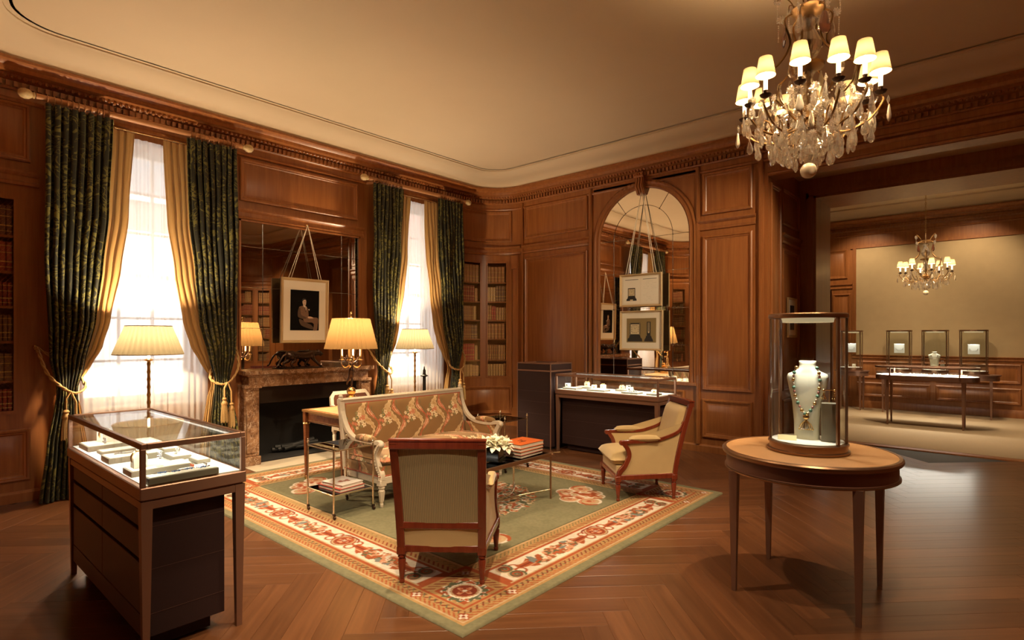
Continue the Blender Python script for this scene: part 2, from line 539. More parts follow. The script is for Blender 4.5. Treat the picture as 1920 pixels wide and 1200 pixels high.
# ---- walls
def corner_unit(name, sx, sy):
    W = corner_map(sx, sy)
    TOT = UF + ARC; S = 14
    mb = MB()
    slab(mb, W, 0, TOT, 0, .80, -.22, 0, S)          # below the shelves
    slab(mb, W, 0, TOT, 2.755, 4.1, -.22, 0, S)      # above
    slab(mb, W, 0, .155, .80, 2.755, -.22, 0, 2)
    slab(mb, W, .545, .635, .80, 2.755, -.22, 0, 2)
    slab(mb, W, 1.0, TOT, .80, 2.755, -.22, 0, 5)
    slab(mb, W, 0, TOT, .78, 2.78, -.24, -.20, S)    # back of the shelves
    # outer shell
    cx = XL if sx < 0 else XR; cy = YB if sy > 0 else YN
    mb.box(cx + sx * .25, cx + sx * .45, cy - sy * .9, cy + sy * .45, 0, 4.2)
    mb.box(cx - sx * .65, cx + sx * .45, cy + sy * .25, cy + sy * .45, 0, 4.2)
    w = struct(name, mb, WOOD, 30)
    panel(w, W, .06, 1.08, 3.08, 3.60, 14)
    panel(w, W, .06, 1.08, .19, .66, 14)
    rb = MB(); strip(rb, W, 0, TOT, 2.86, RAIL, S)
    ob('rail', rb, WOOD, w, 30)
    # pilaster with small console
    pb = MB(); slab(pb, W, 1.10, 1.20, .30, 2.62, 0, .022, 2); slab(pb, W, 1.085, 1.215, 2.62, 2.84, 0, .045, 2)
    slab(pb, W, 1.085, 1.215, .09, .30, 0, .03, 2)
    ob('pilaster', pb, WOOD, w, 30)
    bb = MB(); strip(bb, W, 0, TOT, 0, [(0, 0), (.022, 0), (.022, .08), (.012, .092), (.006, .10), (0, .10)], S)
    ob('skirting', bb, WOOD, w, 30)
    # door frames with brass lattice
    for a, b in ((.155, .545), (.635, 1.0)):
        fr = MB()
        slab(fr, W, a, b, .80, .83, -.004, .014, 6); slab(fr, W, a, b, 2.725, 2.755, -.004, .014, 6)
        slab(fr, W, a, a + .022, .83, 2.725, -.004, .014, 1); slab(fr, W, b - .022, b, .83, 2.725, -.004, .014, 1)
        d = ob('door_frame', fr, WOOD, w, 30)
        lb = MB(); P_ = .036; t = .0011
        a0, b0, z0, z1 = a + .022, b - .022, .83, 2.725
        for sgn in (1, -1):
            k = -60
            while k < 120:
                zs = z0 + k * P_ * 1.25; k += 1
                pts = []
                for i in range(9):
                    u = lerp(a0, b0, i / 8); z = zs + sgn * (u - a0) * 1.25
                    pts.append((u, z))
                seg_ = [(u, z) for u, z in pts if z0 <= z <= z1]
                if len(seg_) > 1: lb.tube([W(u, z, .002 * sgn) for u, z in seg_], t, seg=3, caps=False)
        ob('lattice', lb, OLDBRASS, d)
    for a, b in ((.155, .545), (.635, 1.0)):
        for z in SHELVES[1:-1]:
            sb = MB(); slab(sb, W, a, b, z - .022, z, -.20, -.012, 5)
            ob('shelf', sb, WOOD, w, 30)
    return w, W
SHELVES = [.80, 1.10, 1.455, 1.77, 2.083, 2.405, 2.755]
corner1, WC1 = corner_unit('wall_corner_back_left', -1, 1)
corner2, WC2 = corner_unit('wall_corner_front_left', -1, -1)
corner3, WC3 = corner_unit('wall_corner_back_right', 1, 1)
corner4, WC4 = corner_unit('wall_corner_front_right', 1, -1)

WIN = (1.85, 5.33)
WW, WZ0, WZ1 = .52, .80, 3.48
mb = MB()
ys = [1.0, WIN[0] - WW, WIN[0] + WW, WIN[1] - WW, WIN[1] + WW, 6.2]
FY0, FY1, FZ = 2.955, 4.305, .90          # fire opening
for a, b in ((ys[0], ys[1]), (ys[2], FY0), (FY1, ys[3]), (ys[4], ys[5])): mb.box(XL - .45, XL, a, b, 0, 4.2)
mb.box(XL - .45, XL, FY0, FY1, FZ, 4.2); mb.box(XL - .60, XL - .50, FY0 - .1, FY1 + .1, 0, 1.1)
mb.box(XL - .52, XL - .44, FY0 - .12, FY0, 0, 1.0); mb.box(XL - .52, XL - .44, FY1, FY1 + .12, 0, 1.0); mb.box(XL - .52, XL - .44, FY0, FY1, FZ, 1.05)
for c in WIN:
    mb.box(XL - .45, XL, c - WW, c + WW, 0, WZ0); mb.box(XL - .45, XL, c - WW, c + WW, WZ1, 4.2)
wall_left = struct('wall_left', mb, WOOD)
panel(wall_left, WL, 2.80, 4.38, 3.08, 3.58)
for c in WIN:
    panel(wall_left, WL, c - .45, c + .45, .16, .70)
rb = MB(); strip(rb, WL, 2.70, 4.47, 2.86, RAIL); ob('rail', rb, WOOD, wall_left, 30)
rb = MB()
for a, b in ((1.0, 2.72), (4.47, 6.2)): strip(rb, WL, a, b, 0, [(0, 0), (.022, 0), (.022, .08), (.012, .092), (0, .10)])
tag(ob('baseboard_left', rb, WOOD, None, 30), kind='structure')

AX, AR, ASP, AZ0 = -3.83, .69, 2.87, .89
mb = MB()
mb.box(-6.05, -2.16, YB, 8.42, 0, 4.2); mb.box(-6.05, -1.94, 8.42, 9.2, 0, 4.2)
mb.box(.9, XR + .45, YB + .45, 8.42, 0, 4.2); mb.box(.9, 1.25, YB, YB + .46, 0, 4.2); mb.box(.68, XR + .45, 8.42, 9.2, 0, 4.2)
mb.box(-2.16, .9, YB, YB + .26, 3.42, 4.2)                # header above the opening
mb.box(-1.94, .68, 8.42, 9.2, 3.36, 4.2)                  # inner header
wall_back = struct('wall_back', mb, WOOD)
pc = MB(); pc.box(-2.16, .9, YB + .26, 8.42, 3.63, 3.70); struct('ceiling_passage', pc, PAINT)
for a, b, c, d in ((-5.98, -4.74, 3.10, 3.63), (-5.98, -4.74, .80, 2.79), (-5.98, -4.74, .19, .69),
                   (-2.97, -2.34, 3.06, 3.60), (-2.97, -2.34, .80, 2.79), (-2.97, -2.34, .19, .69),
                   (AX - .62, AX + .62, .19, .78)):
    panel(wall_back, WB, a, b, c, d)
rb = MB(); strip(rb, WB, -6.02, -4.70, 2.86, RAIL); strip(rb, WB, -3.02, -2.30, 2.86, RAIL); ob('rail', rb, WOOD, wall_back, 30)
rb = MB(); strip(rb, WB, -6.05, -2.16, 0, [(0, 0), (.022, 0), (.022, .08), (.012, .092), (0, .10)])
tag(ob('baseboard_back', rb, WOOD, None, 30), kind='structure')
# pilaster strips flanking the bays and the opening
for a, b in ((-4.71, -4.66), (-3.05, -3.00), (-2.27, -2.21), (-6.04, -6.0)):
    pb = MB(); slab(pb, WB, a, b, .10, 3.70, 0, .03); slab(pb, WB, a + .012, b - .012, .10, 3.70, .03, .038)
    ob('pilaster', pb, WOOD, wall_back)
# header mouldings
hb = MB(); strip(hb, WB, -2.16, .9, 3.43, [(0, 0), (.02, .0), (.03, .02), (.014, .035), (.012, .10), (.03, .115), (.04, .14), (.02, .16), (0, .16)])
ob('header_moulding', hb, WOOD, wall_back, 30)
WP = lambda u, z, n: (-2.16 + n, u, z)
for a, b, c, d in ((7.16, 7.56, .8, 3.36), (7.62, 8.38, 2.92, 3.40), (7.62, 8.38, .80, 2.62), (7.62, 8.38, .19, .69)):
    panel(wall_back, WP, a, b, c, d)
rb = MB(); strip(rb, WP, 7.60, 8.42, 2.68, RAIL); ob('rail', rb, WOOD, wall_back, 30)
WI = lambda u, z, n: (u, 8.42 - n, z)
cb = MB()
slab(cb, WI, -2.06, -1.94, 0, 3.44, 0, .03); slab(cb, WI, -2.03, -1.97, 0, 3.40, .03, .045)
slab(cb, WI, .68, .80, 0, 3.44, 0, .03); slab(cb, WI, -2.06, .80, 3.36, 3.48, 0, .03); slab(cb, WI, -2.03, .77, 3.39, 3.44, .03, .045)
ob('opening_casing', cb, WOOD, wall_back)

mb = MB(); mb.box(XR, XR + .45, 1.0, 6.2, 0, 4.2); wall_right = struct('wall_right', mb, WOOD)
for k in range(3):
    a = 1.1 + k * 1.7
    panel(wall_right, WR, a, a + 1.55, 3.10, 3.60); panel(wall_right, WR, a, a + 1.55, .80, 2.79); panel(wall_right, WR, a, a + 1.55, .19, .69)
mb = MB()
mb.box(-6.05, -2.5, -.35, YN, 0, 4.2); mb.box(1.05, 1.25, -.35, YN, 0, 4.2); mb.box(-2.5, 1.05, -.35, YN, 3.2, 4.2)
mb.box(-2.7, -2.5, -3.2, -.35, 0, 4.2); mb.box(1.05, 1.25, -3.2, -.35, 0, 4.2); mb.box(-2.7, 1.25, -3.4, -3.2, 0, 4.2); mb.box(-2.7, 1.25, -3.4, -.35, 3.3, 3.5)
mb.box(1.2, XR + .45, -.35, -.15, 0, 4.2)
wall_front = struct('wall_front', mb, WOOD)
panel(wall_front, WN, -5.95, -2.65, .80, 2.79); panel(wall_front, WN, -5.95, -2.65, 3.1, 3.6)

# ---- cornice, cove and ceiling all round the room
def loop(n, seg=10):
    r = max(.08, RC - .45 * n); pts = []
    x0, x1, y0, y1 = XL + n, XR - n, YN + n, YB - n
    for cx, cy, a in ((x1 - r, y1 - r, 0), (x0 + r, y1 - r, 90), (x0 + r, y0 + r, 180), (x1 - r, y0 + r, 270)):
        for k in range(seg + 1):
            t = math.radians(a + 90 * k / seg); pts.append((cx + r * math.cos(t), cy + r * math.sin(t)))
    return pts
def sweep_loop(mb, prof, lp=loop):
    rings = [[(x, y, z) for x, y in lp(n)] for n, z in prof]
    m = len(rings[0]); vv = [p for r in rings for p in r]; F = []
    for k in range(len(rings) - 1):
        for i in range(m):
            j = (i + 1) % m
            F.append((k * m + i, k * m + j, (k + 1) * m + j, (k + 1) * m + i))
    return mb.add(vv, F)
CORN = [(0, 3.60), (.014, 3.605), (.022, 3.625), (.012, 3.64), (.012, 3.700), (.035, 3.705), (.045, 3.715), (.048, 3.775), (.06, 3.78), (.085, 3.80), (.092, 3.822), (.16, 3.828), (.17, 3.86), (.20, 3.885), (.235, 3.895), (.235, 3.918), (.2, 3.918)]
def teeth(mb, path, z, n_out, pitch, w, h, dep, egg=False):
    """blocks set along a path of (x,y); inward normal is to the left"""
    acc = 0
    m = len(path)
    for i in range(m):
        ax, ay = path[i]; bx, by = path[(i + 1) % m]
        L = math.hypot(bx - ax, by - ay)
        if L < 1e-6: continue
        tx, ty = (bx - ax) / L, (by - ay) / L
        nx, ny = -ty, tx
        s = pitch - acc if acc else pitch / 2
        while s < L:
            px, py = ax + tx * s, ay + ty * s
            k = mb.mark()
            if egg: mb.sphere((0, 0, 0), 1, 6, 4, (w / 2, dep, h / 2))
            else: mb.box(-w / 2, w / 2, -dep, dep, -h / 2, h / 2)
            M = Matrix.Translation((px + nx * n_out, py + ny * n_out, z)) @ Matrix(((tx, nx, 0, 0), (ty, ny, 0, 0), (0, 0, 1, 0), (0, 0, 0, 1)))
            mb.xf(M, k)
            s += pitch
        acc = (L - (s - pitch)) if s > pitch / 2 else acc + L
        acc = acc % pitch
    return mb
cm = MB(); sweep_loop(cm, CORN)
cornice = struct('trim_1', cm, WOOD, 25)
dm = teeth(MB(), loop(.045), 3.742, .012, .055, .030, .046, .026)
tag(ob('dentil_course', dm, WOOD, cornice), kind='stuff')
dm = teeth(MB(), loop(.075), 3.802, .008, .048, .034, .040, .020, egg=True)
tag(ob('egg_moulding', dm, WOOD, cornice, 40), kind='stuff')
cv = MB(); sweep_loop(cv, [(.20, 3.912), (.222, 3.916), (.228, 3.935), (.245, 3.960), (.275, 3.980), (.32, 3.994), (.37, 4.002), (.42, 4.010), (.465, 4.024), (.50, 4.044), (.525, 4.064), (.538, 4.076), (.545, 4.078), (.545, 4.092), (.6, 4.092)])
n0 = len(cv.v); inner = loop(.58)
cv.add([(x, y, 4.092) for x, y in inner], [tuple(range(len(inner)))])
cv.box(XL - .45, XR + .45, -.4, YB + .5, 4.16, 4.26)
ceiling = struct('ceiling', cv, PAINT, 40)

# ---- the next room
FW = 13.7
mb = MB()
mb.box(-2.47, 5, FW, FW + .3, 0, 4.2); mb.box(-2.86, -2.47, FW, FW + .3, 0, 4.2); mb.box(-3.55, -2.86, FW, FW + .3, 2.5, 4.2); mb.box(-6, -3.55, FW, FW + .3, 0, 4.2)
mb.box(-4.0, -2.6, FW + .9, FW + 1.0, 0, 2.7); mb.box(-4.1, -4.0, FW + .2, FW + 1, 0, 2.7); mb.box(-2.7, -2.6, FW + .3, FW + 1, 0, 2.7); mb.box(-4.1, -2.6, FW + .2, FW + 1, 2.55, 2.7)
mb.box(-6.2, -6, 9.2, FW + .3, 0, 4.2); mb.box(4.6, 4.8, 9.0, FW + .3, 0, 4.2); mb.box(XR + .4, 4.8, 9.0, 9.2, 0, 4.2); mb.box(-6.2, -6.0, 8.4, 9.2, 0, 4.2)
wall_far = struct('wall_far', mb, WOOD)
WF = lambda u, z, n: (u, FW - n, z)
fb = MB(); slab(fb, WF, -2.40, 4.5, 1.10, 3.34, .0, .012)
ob('fabric_panel', fb, BEIGE_FABRIC, wall_far)
fb = MB(); slab(fb, WF, -2.50, 4.6, 3.34, 3.40, 0, .03); slab(fb, WF, -2.46, -2.40, 1.1, 3.34, 0, .03)
ob('fabric_border', fb, WOOD, wall_far)
for k in range(5):
    a = -2.38 + k * 1.32
    panel(wall_far, WF, a, a + 1.24, .62, .98); panel(wall_far, WF, a, a + 1.24, .24, .54)
panel(wall_far, WF, -2.84, -2.50, .2, 2.4); panel(wall_far, WF, -3.5, -2.56, 2.72, 3.34)
rb = MB(); strip(rb, WF, -2.47, 4.6, 1.03, RAIL, 1, .6); strip(rb, WF, -2.47, 4.6, 0, [(0, 0), (.025, 0), (.025, .12), (.012, .15), (0, .15)])
strip(rb, WF, -3.6, -2.47, 2.5, RAIL, 1, .8); ob('rail', rb, WOOD, wall_far, 30)
cb = MB(); strip(cb, WF, -6, 4.6, 0, CORN); c2 = struct('trim_2', cb, WOOD, 25)
dm = teeth(MB(), [(4.6, FW - .045), (-6, FW - .045), (-6, FW - .0451)], 3.742, .012, .055, .030, .046, .026)
tag(ob('dentil_course', dm, WOOD, c2), kind='stuff')
cb = MB(); strip(cb, WF, -6, 4.6, 0, [(.20, 3.912), (.226, 3.945), (.265, 4.003), (.30, 4.025), (.35, 4.041), (.50, 4.055), (.552, 4.062), (.552, 4.092), (.2, 4.12)])
cb.box(-6, 4.6, 9.2, FW, 4.09, 4.2); struct('ceiling_far', cb, PAINT, 40)
cb = MB(); cb.box(-6, 4.6, 9.2, FW + 1, -.12, .006); struct('floor_far', cb, CARPET)
tb = MB(); tb.box(-2.14, .88, 9.05, 9.2, -.11, .004, .002); tag(ob('threshold', tb, WOOD, None), kind='structure')

# ---- windows
FRAMEW = plain('window_paint', (.55, .50, .42), .5)
for i, c in enumerate(WIN):
    mb = MB()
    x0, x1 = XL - .36, XL - .28
    for a, b in ((c - WW, c - WW + .055), (c + WW - .055, c + WW)): mb.box(x0, x1, a, b, WZ0, WZ1, .006)
    mb.box(x0, x1, c - WW, c + WW, WZ0, WZ0 + .07, .006); mb.box(x0, x1, c - WW, c + WW, WZ1 - .07, WZ1, .006); mb.box(x0, x1, c - WW, c + WW, 2.115, 2.165, .006)
    w = struct('window_%d' % (i + 1), mb, FRAMEW)
    sb = MB(); sb.box(XL - .3, XL + .02, c - WW - .0, c + WW + .0, WZ0 - .03, WZ0, .006); ob('window_sill', sb, FRAMEW, w)
    gy = [c - WW + .055, c - .155, c + .155, c + WW - .055]
    gz = [WZ0 + .07, 1.24, 1.69, 2.14, 2.60, 3.03, WZ1 - .07]
    for k in (1, 2):
        b = MB(); b.box(x0 + .02, x1 - .01, gy[k] - .012, gy[k] + .012, gz[0], gz[-1]); ob('muntin', b, FRAMEW, w)
    for k in (1, 2, 4, 5):
        b = MB(); b.box(x0 + .021, x1 - .011, gy[0], gy[-1], gz[k] - .012, gz[k] + .012); ob('muntin', b, FRAMEW, w)
    for p in range(3):
        for q in range(6):
            b = MB(); b.box(x0 + .035, x0 + .039, gy[p] + .013, gy[p + 1] - .013, gz[q] + .014, gz[q + 1] - .014)
            ob('pane', b, WINGLASS, w)
# house across the street, seen through the sheers
BRICKM = plain('street_brick', (.42, .24, .20), .9, noise=.2, scale=6)
STUCCO = plain('street_stone', (.86, .85, .82), .9)
t_ = thing('house_across_street', 'pale stone and red brick house front seen through the sheer curtains', 'building', (-13.0, 3.6, -3))
b = MB(); b.box(-.5, 0, -9, 9, 0, 6.6); ob('stone_storey', b, STUCCO, t_)
b = MB(); b.box(-.5, -.02, -9, 9, 6.6, 12); ob('brick_storey', b, BRICKM, t_)
for k in range(-4, 5):
    b = MB(); b.box(-.1, .05, k * 1.9 - .55, k * 1.9 + .55, 7.2, 9.4); f_ = ob('window_surround', b, STUCCO, t_)
    b = MB(); b.box(.05, .06, k * 1.9 - .42, k * 1.9 + .42, 7.35, 9.25); ob('pane', b, plain('street_glass', (.2, .22, .25), .2), f_)
b = MB(); b.box(-9, 0, -10, 10, -.2, 0); tag(ob('street_ground', b, STUCCO, None, loc=(-7.3, 3.6, -3)), kind='structure')
# ================================================================== curtains
def damask():
    m, t, p, o = nt('green_damask_velvet')
    uv = node(t, 'ShaderNodeUVMap')
    nz = node(t, 'ShaderNodeTexNoise', Scale=7.0, Detail=2.0, Distortion=1.4)
    t.links.new(uv.outputs[0], nz.inputs['Vector'])
    k = node(t, 'ShaderNodeMath', operation='MULTIPLY'); k.inputs[1].default_value = 34.0; t.links.new(nz.outputs[0], k.inputs[0])
    sn = node(t, 'ShaderNodeMath', operation='SINE'); t.links.new(k.outputs[0], sn.inputs[0])
    n2 = node(t, 'ShaderNodeTexNoise', Scale=3.2, Detail=1.0, Distortion=.6); t.links.new(uv.outputs[0], n2.inputs['Vector'])
    g2 = node(t, 'ShaderNodeMath', operation='MULTIPLY_ADD'); g2.inputs[1].default_value = 3.2; g2.inputs[2].default_value = -1.75; t.links.new(n2.outputs[0], g2.inputs[0])
    b = node(t, 'ShaderNodeMath', operation='ADD'); t.links.new(sn.outputs[0], b.inputs[0]); t.links.new(g2.outputs[0], b.inputs[1])
    rp = node(t, 'ShaderNodeValToRGB')
    rp.color_ramp.elements[0].position = .25; rp.color_ramp.elements[0].color = (.011, .0115, .0055, 1)
    rp.color_ramp.elements[1].position = .65; rp.color_ramp.elements[1].color = (.125, .110, .024, 1)
    t.links.new(b.outputs[0], rp.inputs[0]); t.links.new(rp.outputs[0], p.inputs['Base Color'])
    p.inputs['Roughness'].default_value = .6
    p.inputs['Sheen Weight'].default_value = .25; p.inputs['Sheen Tint'].default_value = (.6, .55, .2, 1); p.inputs['Sheen Roughness'].default_value = .35
    return m
DAMASK = damask()
GOLDSILK = cloth('gold_silk', (.50, .30, .115), trans=.22)
SHEER = cloth('sheer_voile', (.86, .84, .82), trans=.6, clear=.22)
CORD = plain('gold_cord', (.42, .24, .08), .6, noise=.3, scale=120)
TASSEL = plain('tassel_thread', (.45, .29, .11), .75, noise=.3, scale=90)
RODWOOD = wood('rod_wood', (.30, .13, .05), (.46, .22, .09), rough=.4, axis=1)

def curtain_mesh(name, c, sg, outer, inner, x0, folds, amp, z1, nu=110, nv=56, mat=None, z0=.012):
    vv = []; uvs = []
    for i in range(nu + 1):
        s = i / nu
        for j in range(nv + 1):
            z = lerp(z0, z1, j / nv)
            do, di = keyed(outer, z), keyed(inner, z)
            ph = 2 * PI * folds * s + .7 * math.sin(3.1 * s * folds) * .4
            wdt = do - di
            am = keyed(amp, z) * (1 + .25 * math.sin(11.3 * s))
            d = lerp(do, di, s) + .20 * wdt / folds * math.sin(2 * ph)
            bul = .05 * math.exp(-((z - 1.45) / .35) ** 2) * math.sin(PI * s)
            x = x0 + am * math.sin(ph) + bul + (.012 * math.sin(5 * z + 9 * s))
            vv.append((x, c + sg * d, z))
            uvs.append((s * folds * .16, z))
    F = []
    for i in range(nu):
        for j in range(nv):
            a = i * (nv + 1) + j
            F.append((a, a + nv + 1, a + nv + 2, a + 1))
    me = bpy.data.meshes.new(name); me.from_pydata(vv, [], F); me.update()
    ul = me.uv_layers.new(name='UVMap')
    li = np.empty(len(me.loops), dtype=np.int32); me.loops.foreach_get('vertex_index', li)
    ul.data.foreach_set('uv', np.array(uvs)[li].ravel())
    me.polygons.foreach_set('use_smooth', [True] * len(me.polygons))
    me.materials.append(mat)
    return me
G_OUT = [(0, .885), (.5, .83), (.9, .765), (1.0, .755), (1.3, .81), (2.2, .84), (3.55, .83)]
G_IN = [(0, .56), (.5, .575), (.9, .60), (1.0, .605), (1.24, .55), (1.65, .46), (2.17, .41), (2.68, .36), (3.55, .33)]
Y_IN = [(0, .47), (.4, .50), (.8, .555), (.98, .60), (1.05, .585), (1.2, .49), (1.4, .39), (1.65, .325), (2.17, .24), (2.68, .175), (3.55, .13)]
Y_OUT = [(z, d + .10 if z > 1.2 else d + .04) for z, d in G_IN]
AMP = [(0, .055), (.6, .04), (.95, .022), (1.1, .022), (1.6, .034), (3.4, .030), (3.6, .022)]
sides = {-1: 'left', 1: 'right'}
wn = ['the near window', 'the far window']
for i, c in enumerate(WIN):
    # rod
    r = thing('curtain_rod', 'fluted wooden curtain rod with rings over ' + wn[i], 'curtain rod', (XL + .20, c, 3.64), group='curtain rods')
    b = MB(); b.lathe([(.027, -.90), (.027, .90)], 20); 
    b.xf(Matrix.Rotation(-PI / 2, 4, 'X')); ob('pole', b, RODWOOD, r, 50)
    for s in (-1, 1):
        b = MB(); b.lathe([(0, 0), (.022, .004), (.03, .012), (.024, .024), (.040, .045), (.046, .075), (.038, .105), (.018, .122), (0, .126)], 16)
        b.xf(Matrix.Translation((0, s * .90, 0)) @ Matrix.Rotation(-s * PI / 2, 4, 'X')); ob('finial', b, plain('finial_gilt', (.55, .40, .20), .5, noise=.4, scale=60), r, 50)
        bb = MB(); bb.bar([(-.20, s * .80, -.02), (-.05, s * .80, -.03), (0, s * .80, -.03)], .03, .03); ob('bracket', bb, RODWOOD, r)
        for k in range(11):
            y = s * (.36 + .46 * k / 10)
            b = MB(); b.tube([(0.038 * math.cos(a), y + .004 * math.sin(k), -.006 + .038 * math.sin(a)) for a in [2 * PI * q / 14 for q in range(14)]], .0045, 6, closed=True)
            ob('ring', b, RODWOOD, r, 60)
    b = MB(); b.tube([(-.10, -.46, -.085), (-.10, .46, -.085)], .007, 8); ob('inner_track', b, BRASS, r, 50)
    for s in (-1, 1):
        for k in range(4):
            y = s * (.15 + .07 * k)
            b = MB(); b.tube([(-.10 + .012 * math.cos(a), y, -.090 + .016 * math.sin(a)) for a in [2 * PI * q / 8 for q in range(8)]], .002, 4, closed=True)
            ob('hook', b, BRASS, r)
    # sheers
    def sh(u, v, c=c):
        y = c - .60 + 1.2 * u; z = lerp(.03, 3.50, v)
        return (XL + .055 + .014 * math.sin(u * 118) * (.6 + .4 * math.sin(u * 31)) + .01 * math.sin(u * 17), y + .006 * math.sin(u * 61 + z), z)
    b = MB(); b.grid(sh, 240, 12)
    o = ob('sheer_curtain', b, SHEER, None, 80, fix=False)
    tag(o, 'white sheer voile hanging across ' + wn[i], 'sheer curtain', 'white sheers')
    for sg in (-1, 1):
        me = curtain_mesh('green_curtain', c, sg, G_OUT, G_IN, XL + .215, 8, AMP, 3.592, mat=DAMASK)
        o = ob('green_curtain', me, None); tag(o, 'dark green damask curtain tied back at the %s side of %s' % (sides[sg], wn[i]), 'curtain', 'green velvet curtains')
        me = curtain_mesh('gold_curtain', c, sg, Y_OUT, Y_IN, XL + .122, 5, [(z, a * .5) for z, a in AMP], 3.53, nu=70, mat=GOLDSILK)
        o = ob('gold_curtain', me, None); tag(o, 'gold silk curtain inside the %s green drape of %s' % (sides[sg], wn[i]), 'curtain', 'gold silk curtains')
        # rope tieback with two tassels
        t = thing('tieback', 'gold rope tieback with tassels, %s side of %s' % (sides[sg], wn[i]), 'tieback', (XL + .02, c + sg * .88, 1.40), group='rope tiebacks')
        P = smoothpath([(0, 0, 0), (.10, sg * -.01, -.05), (.25, sg * -.05, -.24), (.33, sg * -.16, -.38), (.31, sg * -.25, -.42), (.22, sg * -.33, -.36), (.08, sg * -.24, -.20), (0, 0, 0)], 8)
        b = MB()
        for ph in (0, PI):
            pts = []
            for k, p in enumerate(P):
                a = k * 1.1 + ph; pts.append((p[0] + .007 * math.cos(a), p[1] + .007 * math.sin(a), p[2] + .006 * math.sin(a + 1)))
            b.tube(pts, .009, 6)
        ob('rope', b, CORD, t, 60)
        b = MB(); b.sphere((0, 0, 0), .02, 10, 6); ob('hook', b, BRASS, t, 50)
        for k in (-1, 1):
            y0 = sg * -.20 + k * .036; zt = -.43
            b = MB(); b.tube([(.335, sg * -.20, -.40), (.345, y0, zt - .05 - .02 * k), (.345, y0, zt - .16 - .03 * k)], .009, 6)
            z = zt - .16 - .03 * k
            tp = ob('tassel_cord', b, CORD, t, 60)
            b = MB(); b.lathe([(0, 0), (.016, -.004), (.026, -.02), (.018, -.036), (.022, -.044), (.03, -.058), (.034, -.075), (.024, -.09), (.027, -.1)], 14, (.345, y0, z)); ob('tassel_head', b, CORD, t, 50)
            b = MB()
            n = 40
            for q in range(n):
                a = 2 * PI * q / n; rr = .024 + .010 * ((q * 7) % 5) / 5
                b.tube([(.345 + .024 * math.cos(a), y0 + .024 * math.sin(a), z - .09), (.345 + rr * math.cos(a), y0 + rr * math.sin(a), z - .18), (.345 + rr * 1.1 * math.cos(a), y0 + rr * 1.1 * math.sin(a), z - .255 - .01 * (q % 3))], .004, 4)
            ob('tassel_fringe', b, TASSEL, t, 60)

# ================================================================== rug
def lin(*rgb): return np.array(srgb(*rgb))
def sstep(a, b, x):
    t = np.clip((x - a) / (b - a), 0, 1); return t * t * (3 - 2 * t)
def hash2(i, j, k=0):
    h = np.sin(i * 127.1 + j * 311.7 + k * 74.7) * 43758.5453
    return h - np.floor(h)
def vnoise(x, y, k=0):
    i, j = np.floor(x), np.floor(y); a, b = x - i, y - j
    a = a * a * (3 - 2 * a); b = b * b * (3 - 2 * b)
    return (hash2(i, j, k) * (1 - a) + hash2(i + 1, j, k) * a) * (1 - b) + (hash2(i, j + 1, k) * (1 - a) + hash2(i + 1, j + 1, k) * a) * b
def put(img, mask, c):
    m = np.clip(mask, 0, 1)[..., None]
    img[:] = img * (1 - m) + np.asarray(c) * m
def disc(x, y, cx, cy, r, e=.004): return 1 - sstep(r - e, r + e, np.hypot(x - cx, y - cy))
def ringm(x, y, cx, cy, r, w, e=.003): return 1 - sstep(w - e, w + e, np.abs(np.hypot(x - cx, y - cy) - r))
def curl(x, y, cx, cy, r, turn, a0, w):
    """tapering spiral scroll"""
    dx, dy = x - cx, y - cy; rad = np.hypot(dx, dy); an = np.arctan2(dy, dx) * turn - a0
    m = np.zeros_like(x)
    for k in range(3):
        th = (an % (2 * PI)) + 2 * PI * k
        rr = r * np.exp(-.17 * th)
        m = np.maximum(m, 1 - sstep(w * np.exp(-.12 * th), w * np.exp(-.12 * th) + .005, np.abs(rad - rr)))
    return m * (rad < r * 1.02)
GREEN, GREEN2 = lin(130, 124, 96), lin(114, 112, 84)
OCHRE, RUST, RUST2, CREAMR, TAN, DKG, BLUEG, PINK = lin(172, 136, 90), lin(160, 82, 48), lin(128, 56, 36), lin(216, 204, 188), lin(188, 160, 124), lin(92, 94, 70), lin(120, 124, 120), lin(196, 142, 112)
RX0, RX1, RY0, RY1 = -6.15, -2.03, 1.93, 5.33
